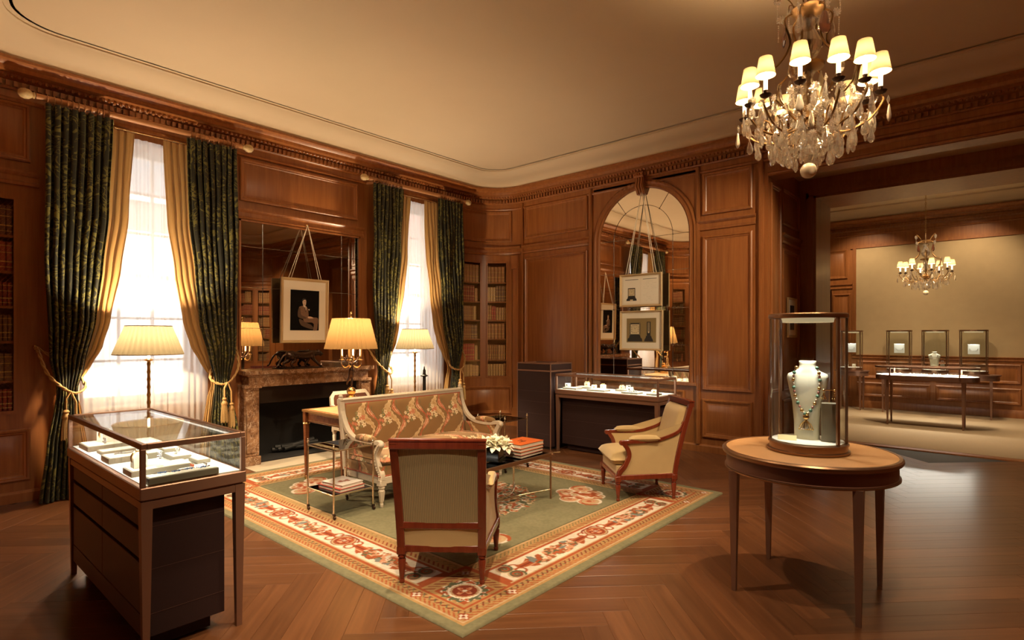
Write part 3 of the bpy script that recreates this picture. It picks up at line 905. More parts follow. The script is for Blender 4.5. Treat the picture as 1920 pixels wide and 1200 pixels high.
def rug_color(X, Y):
    img = np.zeros(X.shape + (3,))
    n = vnoise(X * 9, Y * 9); n2 = vnoise(X * 60, Y * 60, 3)
    img[:] = GREEN * (1 - n[..., None] * .55) + GREEN2 * n[..., None] * .55
    a = np.minimum(X - RX0, RX1 - X); b = np.minimum(Y - RY0, RY1 - Y)
    d = np.minimum(a, b)
    t = np.where(a < b, Y, X)                      # running coordinate
    # field ornaments
    cx, cy = (RX0 + RX1) / 2, (RY0 + RY1) / 2
    e = np.hypot((X - cx - .35) / .62, (Y - cy) / .60); w = vnoise(X * 22, Y * 22, 5); w2 = vnoise(X * 38, Y * 38, 8)
    m = (e < 1.0 + .12 * (w - .5)) & (e > .45)
    put(img, m * 1.0, CREAMR); put(img, m * sstep(.48, .55, w), TAN); put(img, m * sstep(.58, .62, w2), RUST); put(img, m * sstep(.62, .66, 1 - w2), DKG)
    put(img, (e < .45) * 1.0, CREAMR * .9); put(img, (e < .45) * ((np.floor(e * 22) % 4) == 0), RUST)
    for qx in (0, 1):
        for qy in (0, 1):
            ox = RX0 + .98 if qx == 0 else RX1 - .98; oy = RY0 + .98 if qy == 0 else RY1 - .98
            x = (X - ox) * (1 if qx else -1); y = (Y - oy) * (1 if qy else -1)
            for sx_, sy_ in ((1, 1), (-1, -1)):
                u = (x + y) / 1.414; v = (x - y) / 1.414 * sx_
                for (px, py, r, tn) in ((.06, .20, .12, 1), (-.10, .12, .10, -1), (.16, .05, .085, 1)):
                    put(img, disc(u, v, px, py, r * .80), TAN); put(img, ringm(u, v, px, py, r * .86, r * .10), CREAMR)
                    put(img, curl(u, v, px, py, r, tn, 1.0, .016), RUST); put(img, curl(u, v, px, py, r * .8, tn, 2.6, .012), PINK)
                    put(img, disc(u, v, px, py, r * .2), RUST)
            u = (x + y) / 1.414; v = (x - y) / 1.414
            r = np.hypot(u - .02, v * 1.6); w = vnoise(X * 26, Y * 26, 9)
            m = (r < .20 + .05 * (w - .5)) * 1.0
            put(img, m, CREAMR); put(img, m * sstep(.5, .56, w), PINK); put(img, m * sstep(.66, .7, w), RUST); put(img, m * sstep(.68, .72, 1 - w), TAN)
    # border bands
    band = lambda lo, hi: ((d >= lo) & (d < hi)) * 1.0
    put(img, band(.065, .60), OCHRE)
    put(img, band(.08, .09), TAN); put(img, band(.182, .205), RUST); put(img, band(.205, .22), TAN); put(img, band(.22, .425), CREAMR)
    put(img, band(.425, .452), RUST); put(img, band(.452, .462), TAN); put(img, band(.572, .58), TAN); put(img, band(.588, .60), DKG)
    def rope(lo, hi, per, sl, colr, duty=.42):
        ph = ((t + sl * (d - lo)) / per) % 1
        put(img, band(lo, hi) * ((ph < duty) & (np.abs((d - lo) / (hi - lo) - .5) < .46)), colr)
    rope(.094, .128, .040, 1.3, RUST); rope(.134, .172, .048, -.9, RUST2, .34); rope(.134, .172, .048, .9, DKG, .16)
    rope(.468, .510, .046, 1.0, RUST2, .34); rope(.516, .566, .040, -1.2, DKG, .32); rope(.516, .566, .040, -1.2, OCHRE, .10)
    # cream band ornaments, one pass per side
    for side in range(4):
        if side < 2: L = RY1 - RY0; s = Y - (RY0 + RY1) / 2; v = (a if True else a) - .322; on = (a < b) & ((X < cx) if side == 0 else (X > cx))
        else: L = RX1 - RX0; s = X - cx; v = b - .322; on = (b <= a) & ((Y < cy) if side == 2 else (Y > cy))
        on = (on & (d > .22) & (d < .425)) * 1.0
        H = L / 2 - .60 if side < 2 else .985
        q = np.abs(s) if side < 2 else np.abs(np.abs(s) - .475)
        w = vnoise(s * 30, v * 30, 11 + side); w2 = vnoise(s * 44, v * 44, 17 + side); w3 = vnoise(s * 18, v * 18, 3)
        # centre rosette
        put(img, on * disc(q, v, 0, 0, .094), RUST2); put(img, on * ringm(q, v, 0, 0, .080, .006), TAN); put(img, on * disc(q, v, 0, 0, .070), RUST)
        an = np.arctan2(v, q); rr = np.hypot(q, v)
        put(img, on * (rr < .034 + .022 * np.cos(5 * an)), PINK); put(img, on * disc(q, v, 0, 0, .018), CREAMR)
        put(img, on * curl(q, v, .02, 0, .104, 1, .4, .006), RUST2)
        # tulip scrolls, garland, tulip, curls towards the corner
        for c0, sg in ((.20, 1), (H - .26, -1)):
            z = (q - c0) * sg
            bell = (np.abs(v + .01 * np.sin(z * 30)) < .030 + .042 * sstep(-.02, .09, z)) & (z > -.06) & (z < .09 - .25 * np.abs(np.abs(v) - .03))
            put(img, on * bell, RUST); put(img, on * (bell & (np.abs(v) < .010)), RUST2); put(img, on * (bell & (np.abs(np.abs(v) - .035) < .006)), PINK)
            put(img, on * ringm(z, v, -.075, .035, .035, .008), RUST); put(img, on * ringm(z, v, -.075, -.035, .035, .008), RUST)
        gm = (np.abs(v) < (.092 - 1.2 * np.maximum(0, np.abs(q - (.24 + H - .28) / 2) - ((H - .28 - .24) / 2 - .09)) ** 1.0) * (.75 + .5 * (w - .5))) & (q > .27) & (q < H - .33)
        gm = on * gm
        put(img, gm, TAN); put(img, gm * sstep(.50, .54, w), DKG); put(img, gm * sstep(.56, .60, 1 - w), CREAMR); put(img, gm * sstep(.58, .62, w2), RUST); put(img, gm * sstep(.62, .66, 1 - w2), PINK); put(img, gm * sstep(.74, .78, w3), BLUEG)
        for yy in (.052, -.052):
            put(img, on * disc(q, v, H - .12, yy, .044), RUST2); put(img, on * ringm(q, v, H - .12, yy, .052, .005), TAN); put(img, on * disc(q, v, H - .12, yy, .030), RUST); put(img, on * disc(q, v, H - .12, yy, .009), CREAMR)
            put(img, on * curl(q, v, H - .12, yy, .066, 1 if yy > 0 else -1, 2.0, .007), DKG)
        put(img, on * sstep(H - .035, H - .03, q) * (np.abs(v) < .2), RUST)
    # corner squares
    cs = (a < .60) & (b < .60) & (d > .20)
    ex = np.maximum(a, b)
    put(img, cs * 1.0, OCHRE)
    put(img, (cs & (ex < .56) & (d > .225)) * 1.0, RUST)
    ph = ((a - b) / .045) % 1
    put(img, (cs & (ex > .475) & (ex < .56)) * 1.0, OCHRE)
    ph2 = ((np.where(a > b, b, a) * 1.0 + (ex - .5)) / .046) % 1
    put(img, (cs & (ex > .49) & (ex < .545) & (ph2 < .38)) * 1.0, RUST2)
    put(img, (cs & (ex > .565) & (ex < .60)) * 1.0, RUST)
    x, y = a - .345, b - .345; r = np.hypot(x, y); an = np.arctan2(y, x)
    w = vnoise(X * 55, Y * 55, 21)
    put(img, ((r < .135 + .010 * np.sin(14 * an)) & (r > .085)) * 1.0, CREAMR)
    put(img, ((r < .135 + .010 * np.sin(14 * an)) & (r > .098)) * sstep(.45, .5, w), DKG); put(img, ((r < .13) & (r > .10)) * sstep(.62, .66, 1 - w), RUST)
    put(img, (r < .078) * 1.0, RUST2); put(img, (np.abs(r - .078) < .005) * 1.0, TAN)
    put(img, (r < .035 + .022 * np.cos(4 * an)) * 1.0, PINK); put(img, (r < .026 + .016 * np.cos(4 * an)) * 1.0, RUST); put(img, (r < .014) * 1.0, CREAMR)
    for ca, cb_ in ((.13, .13), (.13, .52), (.52, .13), (.52, .52)):
        x, y = a - ca, b - cb_; r = np.hypot(x, y); an = np.arctan2(y, x)
        put(img, (r < .034 + .009 * np.cos(4 * an)) * 1.0, RUST); put(img, (r < .024 + .007 * np.cos(4 * an)) * 1.0, CREAMR); put(img, (r < .011) * 1.0, RUST2)
    img *= (.72 + .16 * n2)[..., None]
    return img
def make_rug():
    nx, ny = 690, 570
    xs = np.linspace(RX0, RX1, nx + 1); ys = np.linspace(RY0, RY1, ny + 1)
    X, Y = np.meshgrid(xs, ys, indexing='ij')
    Zt = np.full_like(X, .014); Zt += .0012 * vnoise(X * 70, Y * 70, 2)
    edge = np.minimum(np.minimum(X - RX0, RX1 - X), np.minimum(Y - RY0, RY1 - Y))
    Zt = np.where(edge < .004, .001, Zt)
    co = np.stack([X, Y, Zt], -1).reshape(-1, 3)
    me = bpy.data.meshes.new('carpet_pile')
    idx = np.arange((nx + 1) * (ny + 1)).reshape(nx + 1, ny + 1)
    q = np.stack([idx[:-1, :-1], idx[1:, :-1], idx[1:, 1:], idx[:-1, 1:]], -1).reshape(-1, 4)
    me.vertices.add(len(co)); me.vertices.foreach_set('co', co.ravel())
    me.loops.add(q.size); me.loops.foreach_set('vertex_index', q.ravel().astype(np.int32))
    me.polygons.add(len(q)); me.polygons.foreach_set('loop_start', np.arange(0, q.size, 4, dtype=np.int32))
    me.update()
    a = me.color_attributes.new('pattern', 'FLOAT_COLOR', 'POINT')
    out = np.ones((len(co), 4)); out[:, :3] = rug_color(X, Y).reshape(-1, 3)
    a.data.foreach_set('color', out.ravel())
    me.materials.append(vcol('rug_wool', .95, bump=.35))
    o = bpy.data.objects.new('rug', me); col.objects.link(o)
    return tag(o, 'large green wool rug with rust and cream floral border under the seating', 'rug')
make_rug()
# ================================================================== books in the corner bookcases
BOOKC = [(.42, .20, .08), (.32, .07, .045), (.58, .36, .15), (.24, .14, .08), (.50, .28, .13), (.36, .12, .06), (.66, .46, .24), (.16, .07, .045), (.48, .09, .06)]
BOOKM = [plain('book_leather_%d' % i, c, .5, noise=.2, scale=70) for i, c in enumerate(BOOKC)]
GILT = plain('gilt_tooling', (.62, .42, .14), .4, .6)
def book_mesh(w, d, h, mi):
    """upright book, spine at +y, rounded; raised bands"""
    mb = MB()
    k = 5
    poly = [(-w / 2, -d)] + [(w / 2 * -math.cos(PI * i / k), .008 * math.sin(PI * i / k)) for i in range(k + 1)] + [(w / 2, -d)]
    mb.prism(poly, 0, h, lambda a, b, n: (a, b, n))
    me = mb.mesh('book', None); fix_normals(me); me.materials.append(BOOKM[mi]); return me
def band_mesh(w, h):
    mb = MB()
    for f in (.12, .30, .32, .62, .86):
        mb.box(-w / 2 - .0006, w / 2 + .0006, -.012, .0105, h * f, h * f + .006)
    me = mb.mesh('gilt_bands', None); fix_normals(me); me.materials.append(GILT); return me
BK = {}
shelfword = ['sixth', 'fifth', 'fourth', 'third', 'second', 'top']
ORD = ['first', 'second', 'third', 'fourth', 'fifth', 'sixth', 'seventh', 'eighth', 'ninth', 'tenth', 'eleventh', 'twelfth', 'thirteenth']
BOOKN = ['brown', 'oxblood', 'tan', 'umber', 'light brown', 'red-brown', 'straw', 'dark brown', 'red']
def fill_books(W, where, seed, tone, order):
    rnd = random.Random(seed)
    for ci, (a, b) in enumerate(((.155, .545), (.635, 1.0))):
        for si in range(6):
            z = SHELVES[si] + (.031 if si == 0 else .001); H = SHELVES[si + 1] - z - .05
            u = a + .026
            nb = -1; base = rnd.choice(tone); run = 0; wi = rnd.randrange(3); hi = rnd.randrange(3)
            while True:
                if run <= 0: base = rnd.choice(tone); run = rnd.randrange(2, 7); wi = rnd.randrange(3); hi = rnd.randrange(3)
                run -= 1
                w = (.032, .042, .054)[wi]
                if u + w > b - .024: break
                h = H * (.80, .88, .96)[hi]
                key = (wi, hi, base, round(H, 3))
                if key not in BK: BK[key] = (book_mesh(w - .002, .13, h, base), band_mesh(w - .002, h))
                uc = u + w / 2
                p = Vector(W(uc, z, -.032)); q = Vector(W(uc, z, .0)) - p
                t = bpy.data.objects.new('book', BK[key][0]); col.objects.link(t)
                t.location = p; t.rotation_euler = (0, 0, math.atan2(q.y, q.x) - PI / 2)
                g = bpy.data.objects.new('gilt_bands', BK[key][1]); col.objects.link(g); g.parent = t; g['kind'] = 'stuff'
                nb += 1
                tag(t, '%s leather book, %s from the %s, %s shelf, %s door, %s' % (BOOKN[base], ORD[nb], order, shelfword[si], ('first', 'second')[ci], where), 'book', 'books in the ' + where)
                u += w + .0015
fill_books(WC1, 'corner bookcase', 3, [0, 0, 2, 2, 4, 6, 1, 3, 8, 4], 'left')
fill_books(WC2, 'leftmost bookcase', 5, [7, 3, 1, 5, 7], 'right')
fill_books(WC3, 'reflected bookcase', 9, [0, 1, 3, 5, 4], 'left')

# ================================================================== fireplace
def marble():
    m, t, p, o = nt('brown_marble')
    tc = node(t, 'ShaderNodeTexCoord')
    n1 = node(t, 'ShaderNodeTexNoise', Scale=7.0, Detail=8.0, Roughness=.65, Distortion=1.6); t.links.new(tc.outputs['Object'], n1.inputs['Vector'])
    r1 = node(t, 'ShaderNodeValToRGB')
    r1.color_ramp.elements[0].position = .3; r1.color_ramp.elements[0].color = (.10, .040, .018, 1)
    r1.color_ramp.elements[1].position = .68; r1.color_ramp.elements[1].color = (.36, .20, .105, 1)
    t.links.new(n1.outputs[0], r1.inputs[0])
    n2 = node(t, 'ShaderNodeTexVoronoi', feature='DISTANCE_TO_EDGE', Scale=15.0)
    n3 = node(t, 'ShaderNodeTexNoise', Scale=12.0, Detail=5.0, Distortion=.8); t.links.new(tc.outputs['Object'], n3.inputs['Vector'])
    mx = node(t, 'ShaderNodeMixRGB'); mx.inputs[0].default_value = .22; t.links.new(tc.outputs['Object'], mx.inputs[1]); t.links.new(n3.outputs[1], mx.inputs[2])
    t.links.new(mx.outputs[0], n2.inputs['Vector'])
    lt = node(t, 'ShaderNodeMapRange'); lt.inputs['From Min'].default_value = 0; lt.inputs['From Max'].default_value = .05; lt.inputs['To Min'].default_value = 1; lt.inputs['To Max'].default_value = 0
    t.links.new(n2.outputs[0], lt.inputs[0])
    gate = node(t, 'ShaderNodeMath', operation='MULTIPLY'); gt = node(t, 'ShaderNodeMapRange'); gt.inputs['From Min'].default_value = .40; gt.inputs['From Max'].default_value = .58; t.links.new(n3.outputs[0], gt.inputs[0])
    t.links.new(lt.outputs[0], gate.inputs[0]); t.links.new(gt.outputs[0], gate.inputs[1])
    m2 = node(t, 'ShaderNodeMixRGB'); m2.inputs[2].default_value = (.60, .46, .34, 1)
    t.links.new(gate.outputs[0], m2.inputs[0]); t.links.new(r1.outputs[0], m2.inputs[1]); t.links.new(m2.outputs[0], p.inputs['Base Color'])
    p.inputs['Roughness'].default_value = .18
    return m
MARBLE = marble()
fp = thing('fireplace', 'brown veined marble fireplace with dark empty hearth', 'fireplace', (XL, 3.63, 0))
b = MB()
shelf = [(-.86, 0), (-.86, .235), (-.84, .25), (.84, .25), (.86, .235), (.86, 0)]
b.prism([(y, x) for y, x in shelf], 1.055, 1.10, lambda y, x, z: (x, y, z))
b.prism([(-.82, 0), (-.82, .21), (.82, .21), (.82, 0)], 1.03, 1.055, lambda y, x, z: (x, y, z))
ob('mantel_shelf', b, MARBLE, fp)
b = MB(); b.box(0, .185, -.80, .80, .905, 1.03, .006); ob('frieze', b, MARBLE, fp)
for s in (-1, 1):
    b = MB(); b.box(0, .17, s * .67, s * .845, .11, .905, .006); b.box(0, .195, s * .66, s * .855, 0, .11, .006); b.box(.17, .182, s * .695, s * .82, .15, .86, .004); b.box(0, .2, s * .65, s * .85, .895, .935, .006)
    ob('pilaster', b, MARBLE, fp)
b = MB()
b.box(-.44, -.42, -.67, .67, 0, .9); b.box(-.44, .10, -.675, -.66, 0, .9); b.box(-.44, .10, .66, .675, 0, .9); b.box(-.44, .10, -.675, .675, .892, .90); b.box(-.44, .05, -.675, .675, .0, .012)
ob('firebox', b, SOOT, fp)
b = MB(); b.box(.02, .06, -.66, .66, .70, .895); ob('fire_hood', b, plain('hood_metal', (.03, .018, .012), .45, .6), fp)
b = MB()
for k in range(5):
    b.tube([(-.30 + .02 * k, -.3 + .03 * k, .06 + .03 * (k % 2)), (-.16 - .02 * k, .3 - .04 * k, .07 + .035 * (k % 3))], .03, 7)
ob('logs', b, BLACK, fp, 60)
b = MB(); b.box(.10, .5, -.86, .86, 0.0, .009, .002); ob('hearth_slab', b, plain('hearth_stone', (.50, .42, .31), .4, noise=.15, scale=9), fp)

# ================================================================== mirrors
mr = thing('mantel_mirror', 'large panelled mirror above the marble mantel', 'mirror', (XL, 3.60, 1.10))
cols = [-.79, -.53, .53, .79]; rows = [0.0, .49, .97, 1.45, 1.74]
for p in range(3):
    for q in range(4):
        b = MB(); g = .002
        b.box(.004, .012, cols[p] + g, cols[p + 1] - g, rows[q] + g, rows[q + 1] - g); ob('mirror_panel', b, MIRROR, mr)
b = MB()
for y in (-.81, .79): b.box(0, .03, y, y + .02, 0, 1.76)
b.box(0, .03, -.81, .81, 1.74, 1.76); ob('mirror_frame', b, WOOD, mr)
CHROME = plain('dark_chrome', (.35, .33, .30), .2, 1.0)
b = MB()
for y in cols[1:3]: b.tube([(.014, y, 0), (.014, y, 1.74)], .0035, 6)
for z in rows[1:4]: b.tube([(.015, cols[0], z), (.015, cols[3], z)], .003, 6)
ob('joint_beads', b, CHROME, mr, 60)
for y in cols[1:3]:
    for z in rows[1:4]:
        b = MB(); b.sphere((.016, y, z), .009, 8, 5); ob('stud', b, CHROME, mr, 60)

am = thing('arched_mirror', 'tall arched mirror with jointed panes in the back wall', 'mirror', (AX, YB, AZ0))
WA = lambda a, b_, n: (a, -n, b_)
hs = ASP - AZ0; ri = .455
def arc(r, a0, a1, n, cz=hs): return [(r * math.cos(math.radians(lerp(a0, a1, k / n))), cz + r * math.sin(math.radians(lerp(a0, a1, k / n)))) for k in range(n + 1)]
g = .002
rws = [0, .49, .99, 1.50, hs]
for q in range(4):
    for x0, x1 in ((-AR, -ri), (-ri, ri), (ri, AR)):
        b = MB(); b.prism([(x0 + g, rws[q] + g), (x1 - g, rws[q] + g), (x1 - g, rws[q + 1] - g), (x0 + g, rws[q + 1] - g)], .004, .012, WA); ob('mirror_panel', b, MIRROR, am)
b = MB(); b.prism(arc(ri - g, .3, 179.7, 24), .004, .012, WA); ob('mirror_panel', b, MIRROR, am)
for a0, a1 in ((.3, 55), (55.5, 124.5), (125, 179.7)):
    b = MB(); b.prism(arc(AR, a0, a1, 14) + arc(ri + g, a1, a0, 14), .004, .012, WA); ob('mirror_panel', b, MIRROR, am)
b = MB()
for x in (-ri, ri): b.tube([WA(x, 0, .014), WA(x, hs, .014)], .0035, 6)
for z in rws[1:4]: 
    b.tube([WA(-AR, z, .014), WA(-ri, z, .014)], .003, 6); b.tube([WA(ri, z, .014), WA(AR, z, .014)], .003, 6); b.tube([WA(-ri, z, .013), WA(ri, z, .013)], .0025, 6)
b.tube([WA(-AR, hs, .014), WA(AR, hs, .014)], .003, 6); b.tube([WA(x, z, .014) for x, z in arc(ri, 0, 180, 28)], .0035, 6)
for a in (55, 125): b.tube([WA(x, z, .014) for x, z in (arc(ri, a, a, 1)[0], arc(AR, a, a, 1)[0])], .003, 6)
ob('joint_beads', b, CHROME, am, 60)
for x, z in [(s * ri, r) for s in (-1, 1) for r in rws[1:]] + [arc(ri, a, a, 1)[0] for a in (55, 125)]:
    b = MB(); b.sphere(WA(x, z, .014), .010, 8, 5); ob('stud', b, CHROME, am, 60)
path = [(-AR - .045, 0)] + [(-AR - .045, hs * k / 6) for k in range(1, 6)] + arc(AR + .045, 180, 0, 32) + [(AR + .045, hs * k / 6) for k in range(5, -1, -1)]
b = MB(); sec = [(-.05, 0), (-.048, .025), (-.03, .038), (-.015, .03), (.01, .03), (.03, .045), (.05, .04), (.055, 0)]
ring = []
for i, (x, z) in enumerate(path):
    x0_, z0_ = path[max(i - 1, 0)]; x1_, z1_ = path[min(i + 1, len(path) - 1)]
    L = math.hypot(x1_ - x0_, z1_ - z0_); tx, tz = (x1_ - x0_) / L, (z1_ - z0_) / L
    nx_, nz_ = -tz, tx
    ring.append([WA(x + nx_ * s_, z + nz_ * s_, h_) for s_, h_ in sec])
m_ = len(sec); F = []
for i in range(len(ring) - 1):
    for k in range(m_ - 1): F.append((i * m_ + k, i * m_ + k + 1, (i + 1) * m_ + k + 1, (i + 1) * m_ + k))
b.add([p for r_ in ring for p in r_], F)
ob('architrave', b, WOOD, am, 35)
b = MB()
for s in (-1, 1):
    tri = [(s * .80, hs - .02)] + [(s * .80, hs + .80)] + [(s * .07, hs + .80)] + [(s * (AR + .12) * math.cos(math.radians(a)), hs + (AR + .12) * math.sin(math.radians(a))) for a in (82, 70, 58, 46, 34, 22, 10, 3)]
    tri = [(x, z) for x, z in tri if abs(x) <= .801]
    b.prism(tri if s > 0 else tri[::-1], 0, .012, WA)
ob('spandrel', b, WOOD, am)
b = MB(); b.box(-.80, .80, -.05, 0, -.045, 0, .006); ob('mirror_ledge', b, WOOD, am)
# carved console at the crown
b = MB()
prof = [(0, .60), (.05, .60), (.11, .70), (.085, .80), (.10, .86), (.10, .90), (0, .90)]
b.prism([(n_, hs + z_ ) for n_, z_ in prof], -.062, .062, lambda n_, z_, x_: (x_, -n_, z_))
for s in (-1, 0, 1):
    b.tube([(s * .038, -.055, hs + .61), (s * .038, -.115, hs + .70), (s * .038, -.095, hs + .80), (s * .038, -.108, hs + .88)], .015, 8)
b.tube([(-.07, -.10, hs + .845), (.07, -.10, hs + .845)], .022, 10)
ob('keystone', b, WOOD, am, 45)
b = MB()
for s in (-1, 1):
    for k in range(7):
        a = math.radians(90 - s * (9 + 5.0 * k)); r_ = AR + .075
        b.sphere((r_ * math.cos(a), -.035, hs + r_ * math.sin(a) + .01 * (k % 2)), .036 - .003 * k, 8, 5, (1.25, .5, .75))
ob('carved_leaves', b, WOOD, am, 50)

# ================================================================== hanging pictures
def flat_poly(mb, pts, n, fn): return mb.add([fn(a, b_, n) for a, b_ in pts], [tuple(range(len(pts)))])
def framed(name, label, W, H, mat_in, fw=.035, depth=.03, parent=None):
    """frame with face toward -y, origin at bottom centre"""
    t = thing(name, label, 'picture')
    b = MB()
    ro = [(-W / 2, 0), (W / 2, 0), (W / 2, H), (-W / 2, H)]
    prof = [(0, 0), (0, depth), (.006, depth + .006), (fw * .5, depth + .002), (fw * .8, depth - .012), (fw, depth - .014), (fw, .004)]
    vv = []; F = []
    for o, n in prof:
        vv += [(-W / 2 + o, -n, o), (W / 2 - o, -n, o), (W / 2 - o, -n, H - o), (-W / 2 + o, -n, H - o)]
    for k in range(len(prof) - 1):
        for i in range(4):
            j = (i + 1) % 4; F.append((k * 4 + i, k * 4 + j, k * 4 + 4 + j, k * 4 + 4 + i))
    F.append((0, 3, 2, 1))
    b.add(vv, F); ob('frame', b, GOLD_FRAME, t)
    b = MB(); b.box(-W / 2 + fw - .002, W / 2 - fw + .002, -.010, -.004, fw - .002, H - fw + .002); ob('mount_board', b, mat_in, t)
    return t
FP = lambda a, b_, n: (a, -n, b_)
GREY1 = plain('photo_black', (.004, .0035, .003), .8, spec=.1); SUIT = plain('photo_suit', (.17, .095, .055), .6, noise=.25, scale=60); SKIN = plain('photo_skin', (.62, .46, .34), .6); SUITD = plain('photo_suit_dark_cloth', (.075, .042, .024), .6); HAIRM = plain('photo_hair', (.02, .014, .010), .6)
W_, H_ = .63, .80
pt = framed('hanging_portrait', 'gilt framed dark photograph of a seated man in a suit, before the mantel mirror', W_, H_, IVORY_BOARD)
pt.location = (XL + .10, 3.55, 1.415); pt.rotation_euler = (math.radians(1.5), 0, PI / 2)
b = MB(); b.box(-.19, .19, -.0125, -.0105, .155, .655); ph = ob('photograph', b, GREY1, pt)
def pl(pts, m, n, name='print'):
    bb = MB(); flat_poly(bb, pts, n, FP); return ob(name, bb, m, ph, fix=False)
c = lambda x, y: (-.19 + .38 * x, .655 - .50 * y)
curve = lambda pts, sub=5: [(p[0], p[1]) for p in smoothpath([(*c(x, y), 0) for x, y in pts], sub, closed=True)]
pl(curve([(.30, .42), (.36, .40), (.44, .385), (.54, .40), (.60, .46), (.62, .55), (.62, .66), (.50, .71), (.36, .70), (.27, .64), (.27, .52)]), SUIT, .0130)
pl(curve([(.27, .48), (.33, .44), (.35, .54), (.38, .62), (.50, .66), (.56, .69), (.50, .71), (.36, .70), (.26, .66), (.25, .57)]), SUITD, .0133)
pl(curve([(.45, .70), (.60, .68), (.80, .67), (.94, .68), (.98, .74), (.96, .85), (.93, .985), (.80, .99), (.82, .85), (.74, .80), (.60, .80), (.48, .78)]), SUIT, .0132)
pl(curve([(.30, .72), (.46, .76), (.60, .82), (.72, .86), (.80, .93), (.76, .97), (.55, .93), (.36, .86)]), SUITD, .0131)
pl(curve([(.41, .30), (.41, .25), (.45, .22), (.50, .22), (.535, .26), (.535, .32), (.52, .37), (.47, .395), (.43, .36)]), SKIN, .0138)
pl(curve([(.395, .30), (.395, .24), (.43, .205), (.50, .205), (.54, .235), (.54, .255), (.50, .235), (.45, .245), (.42, .27)]), HAIRM, .0141)
pl(curve([(.43, .38), (.50, .385), (.545, .42), (.53, .50), (.49, .44)], 3), IVORY_BOARD, .0136)
pl([c(.485, .41), c(.51, .41), c(.535, .54), c(.505, .54)], SUITD, .0142)
pl(curve([(.60, .66), (.66, .65), (.74, .66), (.80, .69), (.70, .70), (.62, .695)], 4), SKIN, .0143)
pl([c(.615, .47), c(.66, .46), c(.65, .51)], IVORY_BOARD, .0143)
for x, y, r in ((.452, .285, .006), (.497, .285, .006)): pl([(c(x, y)[0] + r * math.cos(a), c(x, y)[1] + .5 * r * math.sin(a)) for a in [k * PI / 4 for k in range(8)]], HAIRM, .0144)
pl([c(.455, .345), c(.50, .345), c(.495, .352), c(.46, .352)], SUITD, .0144)
WHITECORD = plain('white_cord', (.75, .66, .50), .7)
def hang(t, pts_pairs, r=.005):
    for a, b_ in pts_pairs:
        mb = MB(); mb.tube([a, b_], r, 6); ob('hanging_tape', mb, WHITECORD, t, 60)
top = (.05, .04, 1.475)
hang(pt, [((-.22, -.01, H_ - .01), top), ((-.185, -.01, H_ - .01), top), ((.22, -.01, H_ - .01), top), ((.185, -.01, H_ - .01), top)], .0042)
b = MB(); b.sphere((.05, .06, 1.478), .014, 8, 6); ob('nail', b, BRASS, pt, 50)

PAPER = plain('print_paper', (.84, .79, .66), .7); INK = plain('print_ink', (.015, .014, .014), .6); OLIVEP = plain('print_olive', (.25, .18, .07), .6); INKL = plain('print_ink_grey', (.35, .31, .25), .7); BRASSP = plain('print_dial', (.62, .52, .32), .6)
def clock_print(t, x, z, w, n, deep=False):
    """flat printed square-dialled mantel clock on a stepped plinth"""
    def q(pts, m, nn):
        bb = MB(); flat_poly(bb, pts, nn, FP); ob('print', bb, m, t, fix=False)
    h = w * 1.05
    rect = lambda x0, x1, z0, z1: [(x0, z0), (x1, z0), (x1, z1), (x0, z1)]
    pb = z + w * .5
    q([(x - w * .70, z), (x + w * .70, z), (x + w * .66, z + w * .24), (x + w * .55, z + w * .30), (x + w * .5, pb), (x - w * .5, pb), (x - w * .55, z + w * .30), (x - w * .66, z + w * .24)], INK, n)
    q(rect(x - w * .20, x + w * .20, z + .002, z + w * .16), BRASSP if not deep else INK, n + .0003)
    q(rect(x - w * .5, x + w * .5, pb, pb + h), INK, n)
    q(rect(x - w * .40, x + w * .40, pb + h * .1, pb + h * .9), BRASSP, n + .0003)
    for k in range(12):
        a = k * PI / 6; s_ = .30 / max(abs(math.cos(a)), abs(math.sin(a)))
        cx_, cz_ = x + w * s_ * math.cos(a), pb + h * .5 + w * s_ * math.sin(a)
        q(rect(cx_ - w * .03, cx_ + w * .03, cz_ - w * .03, cz_ + w * .03), INK, n + .0006)
    for k in range(8):
        for sx_ in (-1, 1): q(rect(x + sx_ * w * .45 - w * .02, x + sx_ * w * .45 + w * .02, pb + h * (k + .3) / 8, pb + h * (k + .7) / 8), BRASSP, n + .0006)
    q([(x - .002, pb + h * .5), (x + .002, pb + h * .5), (x + w * .17, pb + h * .68), (x + w * .16, pb + h * .69)], INK, n + .0007)
    q([(x - .002, pb + h * .5), (x + .002, pb + h * .5), (x - w * .10, pb + h * .72), (x - w * .11, pb + h * .715)], INK, n + .0007)
p1 = framed('hanging_document', 'gilt framed open pages with clock drawing, upper frame on the arched mirror', .645, .455, IVORY_BOARD, fw=.03)
p1.location = (-3.80, YB - .10, 1.905)
p2 = framed('hanging_clock_print', 'pale framed olive print of two black clocks, lower frame on the arched mirror', .655, .55, IVORY_BOARD, fw=.026)
p2.location = (-3.795, YB - .10, 1.300); p2.rotation_euler = (math.radians(-1.0), 0, 0)
for x0, x1 in ((-.27, -.005), (.005, .27)):
    b = MB(); b.box(x0, x1, -.0125, -.0105, .05, .405); pg = ob('page', b, PAPER, p1)
    b = MB(); b.box(x0 + .03, x1 - .03, -.0132, -.0126, .375, .381); ob('heading_line', b, INK, p1)
clock_print(p1, -.14, .085, .115, .0131)
for k in range(11):
    rnd = random.Random(k)
    z = .345 - k * .024 - (.02 if k > 4 else 0); x = .04
    while x < .225:
        w = rnd.uniform(.012, .04)
        if rnd.random() < (.55 if k < 6 else .3):
            b = MB(); b.tube([(x + w * q / 4, -.0128, z + .003 * math.sin(q * 2.3 + k)) for q in range(5)], .0007, 3); ob('handwriting', b, INKL, p1)
        x += w + .008
